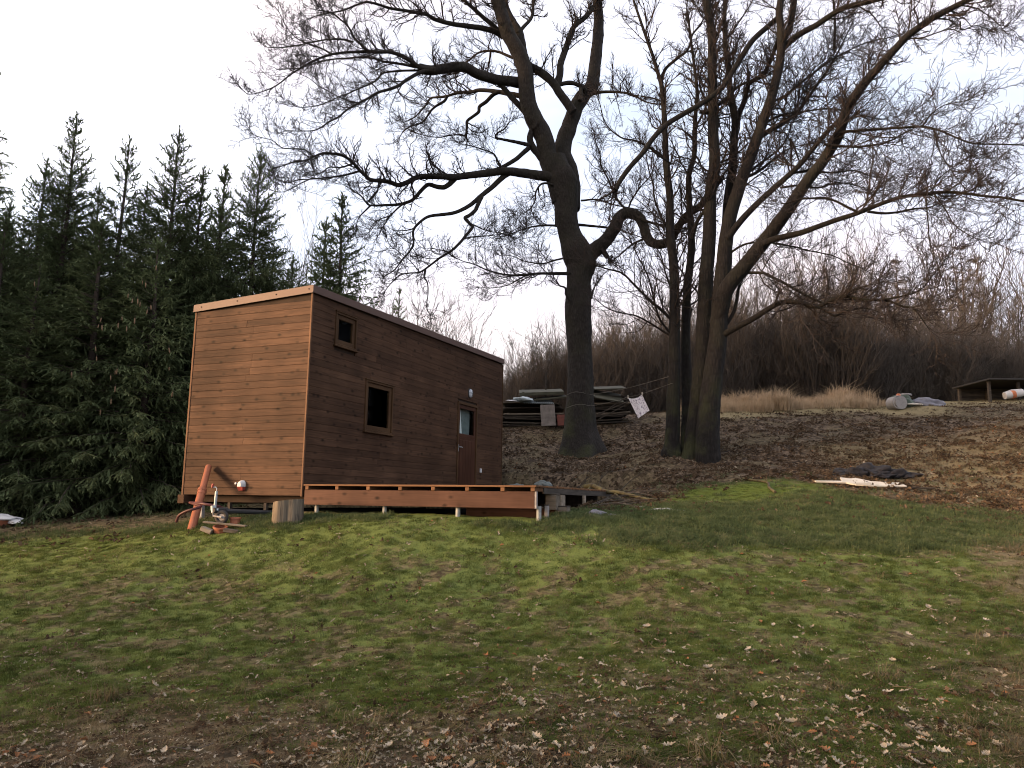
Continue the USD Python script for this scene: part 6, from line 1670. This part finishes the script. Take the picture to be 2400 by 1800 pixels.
grass_pr = [(f"green_tuft_{'abcd'[q]}", blade_patch(810 + q, 44, 0.085, 0.018, 0.058, 0.0021, 1.2), M["blade"]) for q in range(4)]
grass_pr += [(f"cool_tuft_{'ab'[q]}", blade_patch(820 + q, 50, 0.085, 0.03, 0.075, 0.0022, 0.9), M["blade_cool"]) for q in range(2)]
grass_pr += [(f"dry_tuft_{'ab'[q]}", blade_patch(830 + q, 26, 0.09, 0.02, 0.075, 0.0018, 1.5), M["blade_dry"]) for q in range(2)]
grass_pr += [(f"long_tuft_{'abc'[q]}", blade_patch(835 + q, 16, 0.05, 0.05, 0.115, 0.0028, 1.1, 0.7), M["blade"] if q else M["blade_cool"]) for q in range(3)]
scatter("grass", "short green lawn grass on the slope in front of the house", grass_pr, np.stack([X, Y, height(X, Y)], 1), tilt_mats(X, Y, rng.random(len(X)) * 6.28), scl, idx, "grass")

# straw and dry grass at the right and on the bank
X, Y = spread(rng, 16000, 4.0, 30.0, power=1)
lw_, li_, mo_, st_ = cover(X, Y)
k = rng.random(len(X)) < st_ * 0.85 * np.where(Y > 22, 0.7, 1) + 0.02 + 0.07 * (1 - lw_) * (Y < 7.5)
X, Y = X[k], Y[k]
straw_pr = [(f"straw_tuft_{'abc'[q]}", blade_patch(840 + q, 24, 0.10, 0.02, 0.085, 0.0018, 1.9, 0.8), M["blade_dry"]) for q in range(3)]
scatter("dry_grass", "matted straw-coloured grass along the right side and the bank", straw_pr, np.stack([X, Y, height(X, Y)], 1), tilt_mats(X, Y, rng.random(len(X)) * 6.28), rng.uniform(0.6, 1.4, len(X)) * np.interp(Y, [5, 20], [1, 1.7]), rng.integers(0, 3, len(X)), "grass")

# tall dry grass on the terrace
n = 620
tx, ty = rng.uniform(6.8, 15.2, n), rng.uniform(28.3, 33.5, n)
hg = np.clip(2.2 * (fbm(np.stack([tx, ty, 0 * tx], -1) * 0.9, 3, 8) - 0.28), 0, 1) * rng.uniform(0.55, 1.15, n) * np.interp(tx / ty, [0.22, 0.26, 0.33, 0.42, 0.50], [0.6, 0.9, 1.0, 1.0, 0.35])
k = rng.random(n) < np.interp(tx / ty, [0.23, 0.27, 0.45, 0.5], [0.4, 1, 1, 0.2])
tx, ty, hg = tx[k], ty[k], hg[k]
tall_pr = [(f"reed_{'abc'[q]}", blade_patch(850 + q, 60, 0.28, 0.45, 1.05, 0.008, 0.7, 0.7), M["reed"]) for q in range(3)]
scatter("tall_grass", "tall pale dry grass along the edge of the thicket", tall_pr, np.stack([tx, ty, height(tx, ty)], 1), yaw_mats(rng.random(len(tx)) * 6.28), 0.30 + 1.0 * hg, rng.integers(0, 3, len(tx)), "grass")

# leaf litter
X, Y = spread(rng, 42000, 4.0, 28.0, power=1)
lw_, li_, mo_, st_ = cover(X, Y)
front = smooth_step((7.0 - Y) / 2.2)
prob = np.clip(li_ * np.where(Y > 11, 0.9, 0.16) + 0.045 + 0.04 * front + 0.06 * st_, 0, 1) * (1 - 0.9 * mo_)
drift = smooth_step((fbm(np.stack([X, Y, 0 * X], -1) * 1.3 + 4, 3, 77) - 0.36) / 0.26)
prob = prob * np.where(Y < 11, 0.35 + 1.5 * drift, 1.0)
k = rng.random(len(X)) < prob
X, Y, li_ = X[k], Y[k], li_[k]
leaf_pr = [(f"pale_leaves_{'ab'[q]}", leaf_heap(11 + q, 2, 0.10, 0.075), M["leaf_pale"]) for q in range(2)]
leaf_pr += [(f"brown_leaves_{'abc'[q]}", leaf_heap(21 + q, 6, 0.20, 0.085), M["leaf_brown"]) for q in range(3)]
leaf_pr += [("orange_leaves", leaf_heap(31, 1, 0.05, 0.07), M["leaf_orange"])]
bank_ = Y > 11.5
u_ = rng.random(len(X))
idx = np.where(bank_, np.where(u_ < 0.10, rng.integers(0, 2, len(X)), np.where(u_ < 0.14, 5, 2 + rng.integers(0, 3, len(X)))), np.where(u_ < 0.80, rng.integers(0, 2, len(X)), np.where(u_ < 0.92, 5, 2)))
sc_ = rng.uniform(0.45, 1.1, len(X)) * np.where(bank_, 1.15, 0.75)
fx, fy = spread(rng, 16000, 4.0, 13.0)
kf = rng.random(len(fx)) < 0.25 + 0.75 * smooth_step((7.5 - fy) / 2.5)
fx, fy = fx[kf], fy[kf]
X, Y = np.concatenate([X, fx]), np.concatenate([Y, fy])
uf = rng.random(len(fx))
idx = np.concatenate([idx, np.where(uf < 0.45, rng.integers(0, 2, len(fx)), 2 + rng.integers(0, 3, len(fx)))])
sc_ = np.concatenate([sc_, rng.uniform(0.12, 0.34, len(fx))])
scatter("leaf_litter", "dry oak leaves strewn over the lawn and the bank", leaf_pr, np.stack([X, Y, height(X, Y) + 0.006], 1), tilt_mats(X, Y, rng.random(len(X)) * 6.28), sc_, idx, "leaves")

# the largest leaves in front, one by one
leaf_src = []
LABS = ["pale dry oak leaf lying on the foreground turf", "brown dry oak leaf lying on the foreground turf", "orange dry oak leaf lying on the foreground turf"]
GR = ["pale fallen leaves in the foreground", "brown fallen leaves in the foreground", "orange fallen leaves in the foreground"]
src = {}
made = 0
nL = 260
Y = 4.15 + 3.6 * rng.random(nL * 4) ** 1.9
X = Y * rng.uniform(-0.67, 0.67, nL * 4)
keep = rng.random(nL * 4) < 0.30 + 0.5 * smooth_step((X + 1.5) / 3) + 0.3 * (Y < 5)
X, Y = X[keep][:nL], Y[keep][:nL]
Rm = tilt_mats(X, Y, rng.random(len(X)) * 6.28)
Zs = height(X, Y)
for k in range(len(X)):
    c_ = rng.choice(3, p=[0.78, 0.14, 0.08]); s_ = rng.integers(0, 3)
    sz = rng.uniform(0.035, 0.09)
    Rk = Rm[k] @ Rotation.from_euler("xy", [rng.normal(0, 0.28), rng.normal(0, 0.28)]).as_matrix()
    loc = (X[k], Y[k], Zs[k] + 0.012)
    if (c_, s_) not in src:
        t = thing("fallen_leaf", LABS[c_], "leaf", loc, group=GR[c_], scale=sz, R=Rk)
        v, f = leaf_shape(900 + 7 * c_ + s_)
        mt_ = M[["leaf_pale", "leaf_brown", "leaf_orange"][c_]]
        part(t, "blade", (v, f), mt_, True)
        part(t, "stalk", tube([(-0.5, 0, v[0, 2]), (-0.62, 0.03, 0.05), (-0.72, 0.05, 0.08)], 0.012, 4), mt_)
        src[(c_, s_)] = t
    else:
        copy_of(src[(c_, s_)], LABS[c_], loc, scale=sz, R=Rk)

# clumps of coarse dry grass in the foreground
for k, (px, py, sc, lab) in enumerate([(245, 1640, 1.0, "upright dry grass tuft in the lower left of the lawn"), (1660, 1770, 1.2, "yellow-green grass clump at the bottom right of the middle"), (2080, 1590, 1.1, "dry grass clump in the dirt at the lower right"), (1820, 1740, 1.0, "flattened dry grass clump near the bottom edge"), (830, 1790, 1.0, "pale straw clump at the bottom edge left of the middle"), (1480, 1785, 0.9, "green-yellow grass clump at the bottom edge"), (2260, 1700, 1.0, "straw clump in the lower right corner"), (1960, 1615, 0.8, "small dry clump left of the dirt patch at lower right")]):
    p = ground_at(px, min(py, 1795), 3.0, 20)
    t = thing("grass_clump", lab, "grass clump", p + [0, 0, -0.005])
    rg = 0.5 + 0.5 * (k % 2)
    part(t, "dry_blades", blade_patch(880 + k, 60, 0.10 * sc, 0.05 * sc, 0.16 * sc, 0.0028, 0.5 if k == 0 else 2.4, 0.9), M["blade_dry"], kind="stuff")
    part(t, "green_blades", blade_patch(890 + k, 25 if k else 6, 0.09 * sc, 0.04, 0.11, 0.0028, 1.8, 0.8), M["blade"], kind="stuff")
# loose straws and twigs on the turf
for k in range(26):
    Yk = rng.uniform(4.3, 7.2); Xk = Yk * rng.uniform(-0.5, 0.66)
    L = rng.uniform(0.10, 0.30); a = rng.random() * 6.28
    q = [np.array([Xk + math.cos(a + 0.25 * j) * L * j / 3, Yk + math.sin(a + 0.25 * j) * L * j / 3, 0.0]) for j in range(4)]
    for j, v in enumerate(q):
        v[2] = float(height(v[0], v[1])) + 0.014 + 0.012 * (j % 2)
    dk = k % 4 == 0
    single("loose_twig" if dk else "loose_straw", tube(catmull(q, 4), np.linspace(0.0045, 0.0025, 13), 5), M["dark_wood"] if dk else M["blade_dry"], "thin dark twig lying on the foreground turf" if dk else "pale dry straw stalk lying on the foreground turf", "twig" if dk else "straw", "dark twigs on the foreground turf" if dk else "straw stalks on the foreground turf", smooth=True)
